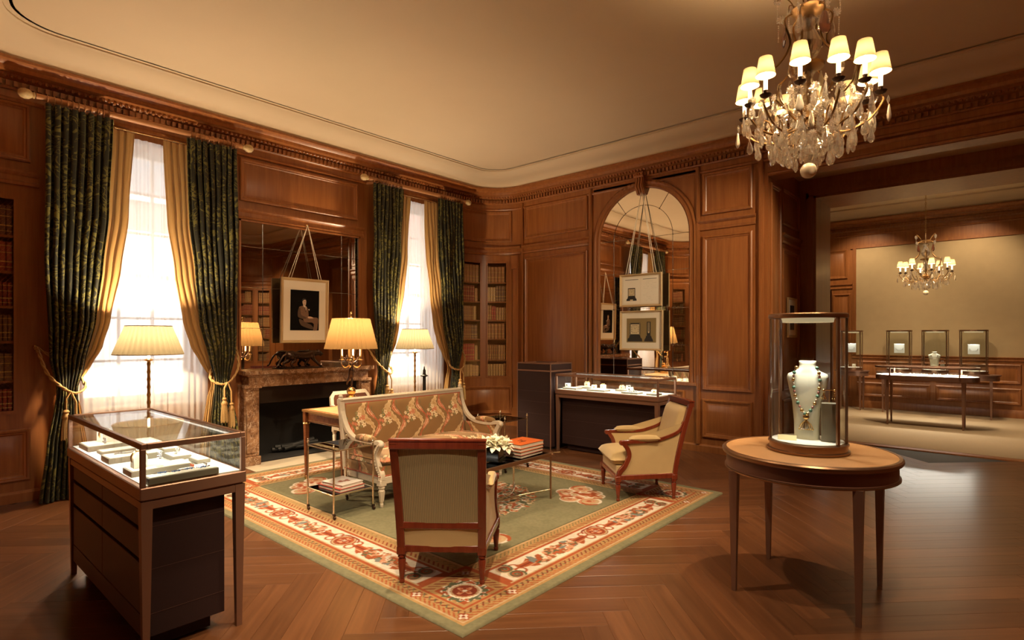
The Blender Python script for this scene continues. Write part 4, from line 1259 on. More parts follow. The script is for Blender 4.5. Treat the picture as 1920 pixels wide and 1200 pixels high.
b = MB(); b.box(-.225, .225, -.0125, -.0105, .11, .445); pr = ob('print_field', b, OLIVEP, p2)
clock_print(p2, -.095, .125, .165, .0131, True)
b = MB()
x = .115
flat_poly(b, [(x - .068, .125), (x + .068, .125), (x + .06, .155), (x + .045, .175), (x + .04, .20), (x - .04, .20), (x - .045, .175), (x - .06, .155)], .0131, FP)
flat_poly(b, [(x - .028, .20), (x + .028, .20), (x + .028, .395), (x - .028, .395)], .0131, FP); ob('print', b, INK, p2, fix=False)
b = MB()
flat_poly(b, [(x - .012, .25), (x - .006, .24), (x + .006, .24), (x + .012, .25), (x + .012, .385), (x + .005, .385), (x + .005, .262), (x - .005, .262), (x - .005, .385), (x - .012, .385)], .0136, FP); ob('print', b, BRASSP, p2, fix=False)
top = (-.01, .04, 1.62)
hang(p1, [((-.235, -.01, .445), top), ((-.20, -.01, .445), top), ((.235, -.01, .445), top), ((.20, -.01, .445), top)], .0042)
hang(p2, [((-.30, .002, .54), (-.30, .002, .63)), ((.30, .002, .54), (.30, .002, .63))], .004)
b = MB(); b.sphere((-.01, .05, 1.62), .014, 8, 6); ob('nail', b, BRASS, p1, 50)
# small framed picture on the side of the passage
sp = framed('small_picture', 'small dark framed picture on the passage wall behind the round glass vitrine', .40, .52, PAPER, fw=.03, depth=.02)
sp.location = (-2.16 + .02, 7.98, 1.48); sp.rotation_euler = (0, 0, PI / 2)
b = MB(); b.box(-.09, .09, -.0125, -.0105, .1, .42); ob('print_field', b, BLACK, sp)
# ================================================================== armchairs
def ribbed(name, c1, c2, per, axis='X'):
    m, t, p, o = nt(name)
    tc = node(t, 'ShaderNodeTexCoord')
    w = node(t, 'ShaderNodeTexWave', Scale=1.0 / per / 3.2, bands_direction=axis)
    t.links.new(tc.outputs['Object'], w.inputs['Vector'])
    mx = node(t, 'ShaderNodeMixRGB'); mx.inputs[1].default_value = (*c1, 1); mx.inputs[2].default_value = (*c2, 1)
    t.links.new(w.outputs[1], mx.inputs[0]); t.links.new(mx.outputs[0], p.inputs['Base Color'])
    p.inputs['Roughness'].default_value = .75; p.inputs['Sheen Weight'].default_value = .2
    bp = node(t, 'ShaderNodeBump', Strength=.4, Distance=.003); t.links.new(w.outputs[1], bp.inputs['Height']); t.links.new(bp.outputs[0], p.inputs['Normal'])
    return m
RIB = ribbed('ribbed_sage_fabric', (.25, .19, .09), (.40, .31, .16), .0105)
PIPING = plain('piping', (.50, .36, .18), .7)
def cushion(mb, x0, x1, y0, y1, z0, z1, crown=.03, r=.05, n=18, taper=0.0):
    """soft box: superellipse plan, crowned top"""
    def f(u, v, top):
        a, b_ = 2 * u - 1, 2 * v - 1
        w = (1 - abs(a) ** 6) * (1 - abs(b_) ** 6)
        x = lerp(x0, x1, u); y = lerp(y0, y1, v)
        if taper: x = (x0 + x1) / 2 + (x - (x0 + x1) / 2) * (1 - taper * (1 - v))
        h = (z1 - z0) / 2; zc = (z0 + z1) / 2
        e = max(0.0, w) ** .35
        return (x, y, zc + (h * e + crown * (1 - a * a) * (1 - b_ * b_)) * (1 if top else -1) * (1 if top else .8))
    mb.grid(lambda u, v: f(u, v, True), n, n); mb.grid(lambda u, v: f(u, v, False), n, n)
    return mb
def turned_leg(mb, x, y, h, r=.026):
    mb.box(x - r * 1.05, x + r * 1.05, y - r * 1.05, y + r * 1.05, h - .05, h, .004)
    mb.lathe([(r * .55, 0), (r * .62, .006), (r * .62, .02), (r * .5, .024), (r * .55, .03), (r * .95, h - .085), (r * .7, h - .075), (r * 1.0, h - .066), (r * .9, h - .05)], 14, (x, y, 0))
def armchair(name, label, loc, rz):
    t = thing(name, label, 'armchair', loc, rz, 'pair of upholstered armchairs')
    hr, hf, yb, yf, rail = .242, .292, -.265, .265, .205
    xw = lambda y: lerp(hr, hf, (y - yb) / (yf - yb))
    for s in (-1, 1):
        for y in (yb, yf):
            b = MB(); turned_leg(b, s * xw(y), y, rail + .02); ob('leg', b, MAHOG, t, 40)
    b = MB()
    b.box(-hf, hf, yf - .022, yf + .024, rail - .015, rail + .03, .005); b.box(-hr, hr, yb - .024, yb + .02, rail - .015, rail + .03, .005)
    for s in (-1, 1): b.bar([(s * hr, yb, rail + .0075), (s * hf, yf, rail + .0075)], .048, .045)
    ob('seat_rail', b, MAHOG, t)
    b = MB(); b.prism([(-hr + .02, yb + .015), (hr - .02, yb + .015), (hf - .02, yf + .008), (-hf + .02, yf + .008)], rail + .03, .31, lambda a_, c_, n: (a_, c_, n)); ob('seat_base', b, CREAM, t)
    b = MB(); cushion(b, -hf + .015, hf - .015, yb + .10, yf + .055, .295, .425, .024, taper=.12); ob('seat_cushion', b, CREAM, t, 60)
    # raked back frame
    lean = lambda z: yb - .005 - .155 * (max(0, z - rail) / .67) ** 1.35
    wid = lambda z: hr + .012 * ((z - rail) / .67)
    zs = [rail + .01 + (.875 - rail - .01) * k / 8 for k in range(9)]
    for s in (-1, 1):
        b = MB(); b.bar([(s * wid(z), lean(z), z) for z in zs], .048, .042, up=(0, 1, 0)); ob('back_stile', b, MAHOG, t, 30)
    b = MB(); z = .862
    b.bar([(-wid(z) - .024, lean(z), z), (wid(z) + .024, lean(z), z)], .044, .050, up=(0, 0, 1)); b.bar([(-wid(z) - .028, lean(z) , z + .026), (wid(z) + .028, lean(z), z + .026)], .05, .012); ob('crest_rail', b, MAHOG, t, 30)
    b = MB(); z = .36; b.bar([(-wid(z), lean(z), z), (wid(z), lean(z), z)], .040, .042); ob('lower_rail', b, MAHOG, t, 30)
    def sheet(z0, z1, off, inset):
        bb = MB()
        def f(u, v):
            z_ = lerp(z0, z1, v); w_ = wid(z_) - inset
            return (lerp(-w_, w_, u), lean(z_) + off + (-.006 if off < 0 else .0) * (1 - (2 * u - 1) ** 2), z_)
        bb.grid(f, 10, 12); return bb
    ob('back_panel', sheet(.375, .845, -.012, .018), RIB, t, 60, fix=False)
    ob('lower_back_panel', sheet(.225, .345, -.012, .018), CREAM, t, 60, fix=False)
    b = MB()
    def pad(u, v):
        z_ = lerp(.33, .835, v); w_ = wid(z_) - .022; a, c_ = 2 * u - 1, 2 * v - 1
        return (lerp(-w_, w_, u), lean(z_) + .018 + .052 * (max(0, (1 - abs(a) ** 8) * (1 - abs(c_) ** 8))) ** .4, z_)
    b.grid(pad, 18, 18); ob('back_cushion', b, CREAM, t, 60, fix=False)
    for s in (-1, 1):
        X_ = lambda y: s * (xw(max(yb, y)) + .004)
        crest = smoothpath([(X_(y_), y_, z_) for y_, z_ in ((lean(.70) + .01, .70), (lean(.60) + .045, .612), (-.16, .555), (-.05, .535), (.12, .53), (.225, .528))], 6)
        b = MB(); b.bar(crest, .036, .030); b.lathe([(0, -.022), (.020, -.022), (.024, 0), (.020, .022), (0, .022)], 14)
        n_ = 14 * 5; m0 = len(b.v) - 14 * 5
        b.xf(Matrix.Translation((X_(.232), .232, .522)) @ Matrix.Rotation(PI / 2, 4, 'Y'), m0)
        ob('arm', b, MAHOG, t, 35)
        post = smoothpath([(X_(y_), y_, z_) for y_, z_ in ((.215, .520), (.175, .46), (.165, .40), (.20, .32), (.248, .265), (.262, rail + .01))], 6)
        b = MB(); b.bar(post, .040, .036, up=(1, 0, 0)); ob('arm_post', b, MAHOG, t, 35)
        b = MB(); xs = X_(.02); cushion(b, xs - .028, xs + .028, -.125, .155, .530, .580, .010, n=10); ob('arm_pad', b, CREAM, t, 60)
        side = [(p[1], p[2] - .012) for p in crest] + [(p[1] - .012, p[2]) for p in post] + [(yb, rail + .03)] + [(lean(z_) + .01, z_) for z_ in (.3, .4, .5, .6, .69)]
        b = MB(); b.prism(side, -.012, .008, lambda a, c_, n: (s * (xw(max(yb, a)) + n), a, c_)); ob('side_panel', b, CREAM, t)
        b = MB()
        b.tube([(s * (xw(max(yb, y_)) + .010), y_, z_) for y_, z_ in [(p[1], p[2] - .017) for p in crest] + [(p[1] - .016, p[2]) for p in post] + [(yb + .02, rail + .034), (lean(.4) + .026, .4), (lean(.6) + .026, .6)]], .0035, 5, closed=True); ob('piping', b, PIPING, t, 60)
    return t
armchair('armchair', 'mahogany armchair with ribbed fabric back turned to the viewer', (-2.72, 2.46, .0155), VIEW - math.radians(2))
armchair('armchair', 'cream velvet mahogany armchair seen from its side, near the long glass counter', (-2.65, 4.815, .0155), math.atan2(-.70, -.72) - PI / 2 + math.radians(1))

# ================================================================== sofa
FAB, FAB2 = lin(144, 108, 64), lin(116, 84, 46)
def fabric(u, v, seed=0):
    """brocade: ribbons, lace and bouquets; u,v in metres"""
    img = np.zeros(u.shape + (3,))
    n = vnoise(u * 14, v * 14, seed)
    img[:] = FAB * (1 - .35 * n[..., None]) + FAB2 * .35 * n[..., None]
    P = .30
    k = np.floor(u / P)
    for off in (-1, 0, 1):
        x = u - (k + .5 + off) * P
        y = v
        w = vnoise(u * 60, v * 60, 4); w2 = vnoise(u * 90, v * 90, 7)
        cx = .055 * np.sin(2 * PI * y / .34) + .03
        # lace swag
        ln = x - cx - .075 - .03 * np.cos(2 * PI * y / .34)
        lw = .028 + .020 * np.sin(2 * PI * y / .34 + 1.2) + .006 * np.sin(y * 160)
        m = 1 - sstep(lw - .004, lw + .002, np.abs(ln))
        put(img, m, lin(206, 172, 124)); put(img, m * sstep(.5, .6, w), lin(190, 150, 100)); put(img, (1 - sstep(.002, .004, np.abs(np.abs(ln) - lw + .004))), lin(228, 200, 156))
        # ribbon
        rw = .017 + .011 * np.sin(2 * PI * y / .17)
        m = 1 - sstep(rw - .003, rw + .002, np.abs(x - cx))
        put(img, m, lin(214, 150, 112)); put(img, m * sstep(.45, .55, w), lin(226, 190, 150)); put(img, m * (np.abs(x - cx - .4 * rw) < .005), lin(178, 78, 48)); put(img, m * (np.abs(x - cx + .6 * rw) < .004), lin(178, 78, 48))
        put(img, (1 - sstep(.002, .004, np.abs(x - cx + .034 + .008 * np.sin(y * 90)))) * (w > .35), lin(98, 104, 74))
        # bouquets
        for by in (-.36, -.02, .32, .66):
            yy = y - by + .17 * 0
            for j in range(14):
                a = j * 2.4; r = .0175 * math.sqrt(j); px = -.10 + r * math.cos(a); py = r * math.sin(a) * 1.3
                rr = .018 if j % 3 else .027
                dd = np.hypot(x - px, yy - py); an = np.arctan2(yy - py, x - px)
                c = (lin(236, 216, 180), lin(206, 118, 92), lin(232, 204, 164), lin(120, 118, 80))[j % 4]
                put(img, (dd < rr * (.78 + .22 * np.cos(5 * an))) * 1.0, c); put(img, (dd < rr * .28) * 1.0, lin(190, 150, 80))
    return img
BROCADE = vcol('brocade', .75, sheen=.2, spec=.3)
def fab_obj(name, mb, parent, fn, smooth=60, fix=False):
    o = ob(name, mb, None, parent, smooth, fix=fix)
    paint(o.data, fn); o.data.materials.append(BROCADE); return o
SL = .79
sofa = thing('sofa', 'carved cream-painted settee upholstered in floral brocade', 'sofa', (-4.33, 3.665, .0155), -PI / 2)
hy = .27
for x in (-SL + .03, SL - .03):
    for y in (-hy + .02, hy - .01):
        b = MB(); h = .24; r = .032
        b.box(x - r, x + r, y - r, y + r, h - .055, h, .004); b.lathe([(.014, 0), (.017, .008), (.017, .03), (.013, .034), (.016, .045), (.027, h - .095), (.02, h - .085), (.03, h - .072), (.026, h - .055)], 14, (x, y, 0))
        for q in range(10):
            a = 2 * PI * q / 10; b.tube([(x + .016 * math.cos(a), y + .016 * math.sin(a), .05), (x + .026 * math.cos(a), y + .026 * math.sin(a), h - .10)], .0035, 4)
        ob('leg', b, WHITE_PAINT, sofa, 40)
for x in (-.26, .26):
    b = MB(); b.lathe([(.014, 0), (.017, .03), (.013, .034), (.027, .15), (.03, .18), (.026, .2)], 12, (x, hy - .01, 0)); ob('leg', b, WHITE_PAINT, sofa, 40)
b = MB()
b.box(-SL, SL, hy - .03, hy + .02, .20, .265, .006); b.box(-SL, SL, -hy - .02, -hy + .03, .20, .265, .006)
for s in (-1, 1): b.box(s * SL - .03 * s - .025, s * SL - .03 * s + .025, -hy, hy, .20, .265, .006)
ob('seat_rail', b, WHITE_PAINT, sofa)
b = MB()
def skirt(u, v):
    pts = [(-SL + .012, -hy), (-SL + .012, hy + .004), (SL - .012, hy + .004), (SL - .012, -hy)]
    L = [0, 2 * hy, 2 * hy + 2 * SL, 4 * hy + 2 * SL]; q = u * L[-1]
    for k in range(3):
        if q <= L[k + 1] + 1e-6:
            f_ = (q - L[k]) / (L[k + 1] - L[k]); return (lerp(pts[k][0], pts[k + 1][0], f_), lerp(pts[k][1], pts[k + 1][1], f_), lerp(.26, .355, v))
b.grid(skirt, 400, 16)
fab_obj('seat_base', b, sofa, lambda x, y, z: fabric(x + y + .1, z * 1.0 + .12, 2))
b = MB(); b.tube([(-SL, -hy, .270), (-SL, hy + .012, .270), (SL, hy + .012, .270), (SL, -hy, .270)], .006, 6); ob('red_gimp', b, plain('red_gimp', (.42, .10, .05), .7), sofa, 60)
b = MB(); cushion(b, -SL + .035, SL - .035, -hy + .02, hy + .035, .345, .445, .045, n=120); fab_obj('seat_cushion', b, sofa, lambda x, y, z: fabric(x * .9 + .04, y * .9 + z * .9, 3))
lean2 = lambda z: -hy - .01 - .10 * (max(0, z - .26) / .62) ** 1.2
b = MB()
def bk(u, v):
    z = lerp(.35, .845, v); a, c_ = 2 * u - 1, 2 * v - 1
    return (lerp(-SL + .05, SL - .05, u), lean2(z) + .025 + .035 * (max(0, (1 - abs(a) ** 12) * (1 - abs(c_) ** 8))) ** .4, z)
b.grid(bk, 300, 100); fab_obj('back_cushion', b, sofa, lambda x, y, z: fabric(x + .02, z - .36, 1))
b = MB(); b.grid(lambda u, v: (lerp(-SL + .05, SL - .05, u), lean2(lerp(.28, .85, v)) - .012, lerp(.28, .85, v)), 8, 8); ob('back_lining', b, CREAM, sofa, 60, fix=False)
zs = [.25 + .62 * k / 8 for k in range(9)]
for s in (-1, 1):
    b = MB(); b.bar([(s * (SL - .025), lean2(z), z) for z in zs], .052, .05, up=(0, 1, 0)); b.lathe([(.02, 0), (.026, .012), (.018, .022), (.022, .034), (.008, .055), (0, .06)], 10, (s * (SL - .025), lean2(.875), .882)); ob('back_stile', b, WHITE_PAINT, sofa, 35)
b = MB(); z = .868; b.bar([(-SL, lean2(z), z), (SL, lean2(z), z)], .05, .046); ob('crest_rail', b, WHITE_PAINT, sofa)
b = MB()
for k in range(150):
    x = lerp(-SL + .02, SL - .02, k / 149); b.sphere((x, lean2(.868) + .027, .880), .0055, 6, 4)
    b.sphere((x, lean2(.868), .894), .0055, 6, 4)
tag(ob('beaded_edge', b, WHITE_PAINT, sofa, 60), kind='stuff')
b = MB(); b.tube([(-SL + .055, lean2(.36) + .035, .36), (-SL + .055, lean2(.845) + .03, .845), (SL - .055, lean2(.845) + .03, .845), (SL - .055, lean2(.36) + .035, .36)], .006, 6); ob('red_gimp', b, MATS['red_gimp'], sofa, 60)
for s in (-1, 1):
    xs = s * (SL - .025)
    P = smoothpath([(xs, lean2(.80), .80), (xs, lean2(.70) + .03, .69), (xs, lean2(.62) + .09, .60), (xs, -.14, .55), (xs, 0, .535), (xs, .12, .54), (xs, .22, .555), (xs, .262, .545)], 6)
    b = MB(); b.bar(P, .046, .040)
    b.sphere((xs, .262, .54), .03, 12, 8, (1, .9, 1)); ob('arm', b, WHITE_PAINT, sofa, 40)
    b = MB(); cushion(b, xs - .03, xs + .03, -.10, .16, .545, .595, .012, n=26); fab_obj('arm_pad', b, sofa, lambda x, y, z: fabric(x + y * 1.3, z + x, 5))
    Q = smoothpath([(xs, .245, .53), (xs, .205, .47), (xs, .195, .42), (xs, .225, .34), (xs, .262, .29), (xs, .268, .24)], 6)
    b = MB(); b.bar(Q, .05, .046, up=(1, 0, 0))
    for k, q in enumerate(Q[::2]): b.sphere((q[0] + s * .028, q[1], q[2]), .008, 6, 4)
    ob('arm_post', b, WHITE_PAINT, sofa, 40)
    b = MB()
    side = [(-.27, .36), (-.29, .56), (-.25, .59), (-.10, .535), (.10, .52), (.19, .50), (.185, .42), (.20, .36)]
    b.grid(lambda u, v: (s * (SL - .04), lerp(-.30, .19, u), lerp(.35, .53, v)), 60, 24); fab_obj('side_panel', b, sofa, lambda x, y, z: fabric(y + .1, z, 6))

# ================================================================== small tables
def twist(mb, p0, p1, r, n=40):
    p0, p1 = Vector(p0), Vector(p1)
    L = (p1 - p0).length
    pts = [p0.lerp(p1, k / n) for k in range(n + 1)]
    mb.tube(pts, [r * (.72 + .28 * abs(math.sin(k * PI / 2.0 + .3))) for k in range(n + 1)], 8)
    return mb
def etagere(label, loc):
    t = thing('side_table', label, 'side table', loc, 0, 'brass side tables flanking the sofa')
    a, b_ = .205, .187
    for sx_ in (-1, 1):
        for sy_ in (-1, 1):
            m = MB(); x, y = sx_ * a, sy_ * b_
            twist(m, (x, y, .045), (x, y, .57), .0088, 44)
            m.sphere((x, y, .585), .012, 8, 6); m.sphere((x, y, .603), .007, 8, 5)
            p = ob('post', m, SILVERBRASS, t, 60)
            m = MB(); m.lathe([(0, -.007), (.014, -.007), (.016, 0), (.014, .007), (0, .007)], 12); m.xf(Matrix.Translation((x + .012, y, .0165)) @ Matrix.Rotation(PI / 2, 4, 'X')); m.box(x - .004, x + .016, y - .009, y + .009, .03, .046); ob('caster', m, DARK_BRONZE, p)
    for z, mt in ((.55, DARKGLASS), (.19, DARKGLASS)):
        m = MB()
        m.bar([(-a, -b_, z), (a, -b_, z), (a, b_, z), (-a, b_, z)], .012, .010, closed=True); ob('shelf_rim', m, SILVERBRASS, t)
        m = MB(); m.box(-a + .006, a - .006, -b_ + .006, b_ - .006, z - .004, z + .004); ob('glass_shelf', m, mt, t)
    return t
etagere('small brass and smoked glass side table with books on its lower shelf', (-4.285, 2.637, .0155))
etagere('small brass and smoked glass side table behind the far arm of the sofa', (-4.29, 4.70, .0155))
def lying_book(name, label, loc, rz, w, d, h, cover, grp=None, page=None):
    t = thing(name, label, 'book', loc, rz, grp)
    m = MB(); m.box(-w / 2, w / 2, -d / 2, d / 2, 0, .003); m.box(-w / 2, w / 2, -d / 2, d / 2, h - .003, h); m.box(-w / 2, -w / 2 + .004, -d / 2, d / 2, .003, h - .003); ob('cover', m, cover, t)
    m = MB(); m.box(-w / 2 + .004, w / 2 - .004, -d / 2 + .004, d / 2 - .004, .003, h - .003); ob('pages', m, page or WHITE, t)
    return t
REDC = plain('red_cover', (.42, .06, .035), .4); ORANGE = plain('orange_cover', (.62, .13, .03), .35); WHC = plain('white_cover', (.80, .74, .68), .35); PAGES = plain('book_pages', (.66, .60, .50), .8)
zl = .0155 + .1945
lying_book('book', 'red-covered book at the bottom of the pile on the near side table', (-4.27, 2.64, zl), .08, .30, .25, .028, REDC, None, PAGES)
bk1 = lying_book('book', 'white-covered book on top of the pile on the near side table', (-4.265, 2.645, zl + .0285), .12, .27, .22, .026, WHC, None, PAGES)
m = MB()
for k in range(7):
    a = k * .9; m.sphere((.02 + .06 * math.cos(a) * (k % 3) / 2, .04 * math.sin(a), .0262), .016, 8, 4, (1, 1, .03))
ob('cover_print', m, plain('cover_print', (.38, .12, .08), .5), bk1)
# coffee table
CX0, CX1, CY0, CY1, CZ = -3.58, -3.13, 3.02, 4.08, .438
t = thing('coffee_table', 'low coffee table with smoked glass top and twisted metal legs', 'coffee table', ((CX0 + CX1) / 2, (CY0 + CY1) / 2, .0155))
hx, hy2 = (CX1 - CX0) / 2, (CY1 - CY0) / 2
m = MB(); m.box(-hx, hx, -hy2, hy2, .405, .413); ob('glass_top', m, DARKGLASS, t)
m = MB(); m.box(-hx + .01, hx - .01, -hy2 + .01, hy2 - .01, .398, .404); ob('black_underlay', m, BLACK, t)
m = MB(); m.bar([(-hx, -hy2, .404), (hx, -hy2, .404), (hx, hy2, .404), (-hx, hy2, .404)], .026, .030, closed=True); ob('top_rim', m, BRONZE_METAL, t)
for sx_ in (-1, 1):
    for sy_ in (-1, 1):
        m = MB(); twist(m, (sx_ * hx, sy_ * hy2, 0), (sx_ * hx, sy_ * hy2, .41), .010, 30); m.sphere((sx_ * hx, sy_ * hy2, .408), .017, 10, 6)
        m.sphere((sx_ * (hx + .022), sy_ * hy2, .408), .010, 8, 5)
        ob('leg', m, SILVERBRASS if sx_ < 0 else BRONZE_METAL, t, 60)
        m = MB(); P = smoothpath([(sx_ * hx, sy_ * hy2, .085), (sx_ * hx * .55, sy_ * hy2 * .80, .062), (sx_ * hx * .18, sy_ * hy2 * .52, .045), (sx_ * .02, sy_ * hy2 * .2, .04), (0, 0, .04)], 8)
        m.tube(P, [.008 * (.75 + .25 * abs(math.sin(k * PI / 2 + .3))) for k in range(len(P))], 8); ob('stretcher', m, SILVERBRASS, t, 60)
m = MB(); m.bar([(hx, hy2, .418), (hx + .09, hy2 + .02, .436)], .008, .008); ob('top_rod', m, SILVERBRASS, t)
ztop = .0155 + .4195
v = thing('flower_vase', 'square black glass vase of white lilies on the coffee table', 'vase', (-3.27, 3.50, ztop), math.radians(12))
m = MB(); m.box(-.062, .062, -.062, .062, .0, .12, .006); ob('glass_vase', m, plain('vase_glass', (.010, .012, .010), .06, spec=.8, coat=.6), v)
PETAL = plain('white_petal', (.86, .82, .66), .6); STEM = plain('green_stem', (.22, .28, .07), .6)
rnd = random.Random(4)
def petal(mb, base, dirv, L, w, curlv):
    d = Vector(dirv).normalized(); s_ = d.cross(Vector((0, 0, 1)))
    if s_.length < .01: s_ = Vector((1, 0, 0))
    s_.normalize(); n_ = s_.cross(d)
    rows = []
    for k in range(6):
        f = k / 5; wd = w * math.sin(PI * min(1, f * .92 + .08)) ** .8
        c_ = Vector(base) + d * (L * f) + n_ * (-.25 * L * f * f * curlv) 
        rows.append([c_ - s_ * wd + n_ * wd * .35, c_, c_ + s_ * wd + n_ * wd * .35])
    vv = [p for r_ in rows for p in r_]; F = []
    for k in range(5):
        for q in range(2): F.append((k * 3 + q, k * 3 + q + 1, k * 3 + q + 4, k * 3 + q + 3))
    mb.add(vv, F)
for k in range(15):
    a = k * 2.4; r = .115 * math.sqrt(k / 15); el = lerp(1.35, .35, k / 15)
    c_ = Vector((r * math.cos(a), r * math.sin(a), .135 + .03 * math.cos(r * 14)))
    ax = Vector((math.cos(a) * math.cos(el), math.sin(a) * math.cos(el), math.sin(el)))
    m = MB(); s1 = ax.orthogonal().normalized(); s2 = ax.cross(s1)
    for q in range(6):
        b_ = q * PI / 3 + k; dv = ax * .55 + (s1 * math.cos(b_) + s2 * math.sin(b_)) * .85
        petal(m, c_, dv, .082, .027, 1.0)
    f_ = ob('lily', m, PETAL, v, 60, fix=False)
    m = MB(); m.tube([c_, c_ - ax * .05], [.007, .003], 6); m.tube([c_, c_ + ax * .03], .002, 4); ob('calyx', m, STEM, f_, 60)
bks = [('lowest grey-edged book', .026, plain('dark_cover', (.10, .05, .035), .4)), ('second lowest book', .03, REDC), ('second highest book', .03, ORANGE), ('top orange-covered book', .036, ORANGE)]
z = ztop
for k, (nm, h, cv_) in enumerate(bks):
    o = lying_book('book', nm + ' of the pile beside the white lilies', (-3.295 + .004 * k, 3.86 - .003 * k, z), math.radians(4 - k), .25, .33, h - .0005, cv_, 'pile of books on the coffee table', PAGES)
    z += h
m = MB()
for q in range(5): m.tube([(-.02 + .012 * q, -.03 + .05 * math.sin(q), .0362), (-.03 + .018 * q, .01 + .03 * math.cos(2 * q), .0362)], .0022, 4)
ob('cover_print', m, BLACK, o)

# writing table
WT = wood('writing_table_veneer', (.12, .036, .013), (.20, .066, .024), rough=.25, axis=1, coat=.4)
t = thing('writing_table', 'mahogany writing table with brass trim behind the sofa', 'table', (-5.13, 3.62, .0155))
a, b_ = .375, .68
m = MB(); m.box(-a, a, -b_, b_, .70, .722, .004); ob('top', m, wood('table_top_veneer', (.34, .15, .05), (.48, .23, .085), rough=.25, axis=1, coat=.4), t)
m = MB(); m.box(-a + .05, a - .05, -b_ + .05, b_ - .05, .7215, .7235); ob('leather_inset', m, TAN_TOP, t)
m = MB(); m.bar([(-a, -b_, .711), (a, -b_, .711), (a, b_, .711), (-a, b_, .711)], .008, .024, closed=True); ob('brass_edge', m, BRASS, t)
m = MB(); m.box(-a + .03, a - .03, -b_ + .03, b_ - .03, .595, .70, .003); ob('apron', m, WT, t)
m = MB()
for s in (-1, 1):
    y = s * (b_ - .028); m.bar([(-a + .075, y, .612), (a - .075, y, .612), (a - .075, y, .685), (-a + .075, y, .685)], .006, .007, closed=True, up=(0, 1, 0))
ob('brass_fillet', m, BRASS, t)
for sx_ in (-1, 1):
    for sy_ in (-1, 1):
        x, y = sx_ * (a - .03), sy_ * (b_ - .03)
        m = MB(); m.box(x - .026, x + .026, y - .026, y + .026, .58, .70, .003); m.lathe([(.013, .02), (.026, .57)], 4, (x, y, 0), a0=PI / 4, sx=1.2, sy=1.2); l = ob('leg', m, WT, t)
        m = MB(); m.lathe([(.033, .572), (.038, .58), (.033, .59)], 12, (x, y, 0)); m.lathe([(.014, 0), (.019, .01), (.019, .03), (.015, .034)], 12, (x, y, 0))
        for q in (-1, 1): m.box(x + q * .018 - .002, x + q * .018 + .002, y - sy_ * 0 + sy_ * .024, y + sy_ * .029, .60, .69)
        ob('brass_mount', m, BRASS, l, 50)
# desk chair
t = thing('desk_chair', 'cream-framed chair with brown leather back tucked behind the writing table', 'chair', (-5.76, 3.84, .0155), -PI / 2)
BROWNL = plain('brown_leather', (.085, .030, .017), .35, noise=.15, scale=40)
for x in (-.24, .24):
    for y in (-.22, .22):
        m = MB(); turned_leg(m, x, y, .40, .024); ob('leg', m, WHITE_PAINT, t, 40)
m = MB(); m.box(-.265, .265, -.245, .245, .375, .425, .006); ob('seat_rail', m, WHITE_PAINT, t)
m = MB(); cushion(m, -.25, .25, -.22, .235, .41, .475, .02, n=12); ob('seat', m, BROWNL, t, 60)
bf = [(-.235, .42), (-.25, .62), (-.25, .75), (-.215, .80), (.215, .80), (.25, .75), (.25, .62), (.235, .42)]
ly = lambda z: -.235 - .10 * (z - .42)
m = MB(); m.bar([(x, ly(z), z) for x, z in bf], .042, .036, up=(0, 1, 0)); m.bar([(-.235, ly(.52), .52), (.235, ly(.52), .52)], .03, .03); ob('back_frame', m, WHITE_PAINT, t, 30)
m = MB(); m.prism([(-.225, .535), (-.232, .74), (-.205, .78), (.205, .78), (.232, .74), (.225, .535)], -.022, .022, lambda x, z, n: (x, ly(z) + n, z)); ob('back_pad', m, BROWNL, t)
for s in (-1, 1):
    m = MB(); m.bar(smoothpath([(s * .25, ly(.66), .66), (s * .265, -.08, .63), (s * .27, .10, .625), (s * .265, .12, .56), (s * .25, .10, .43)], 5), .03, .03, up=(1, 0, 0)); ob('arm', m, WHITE_PAINT, t, 40)

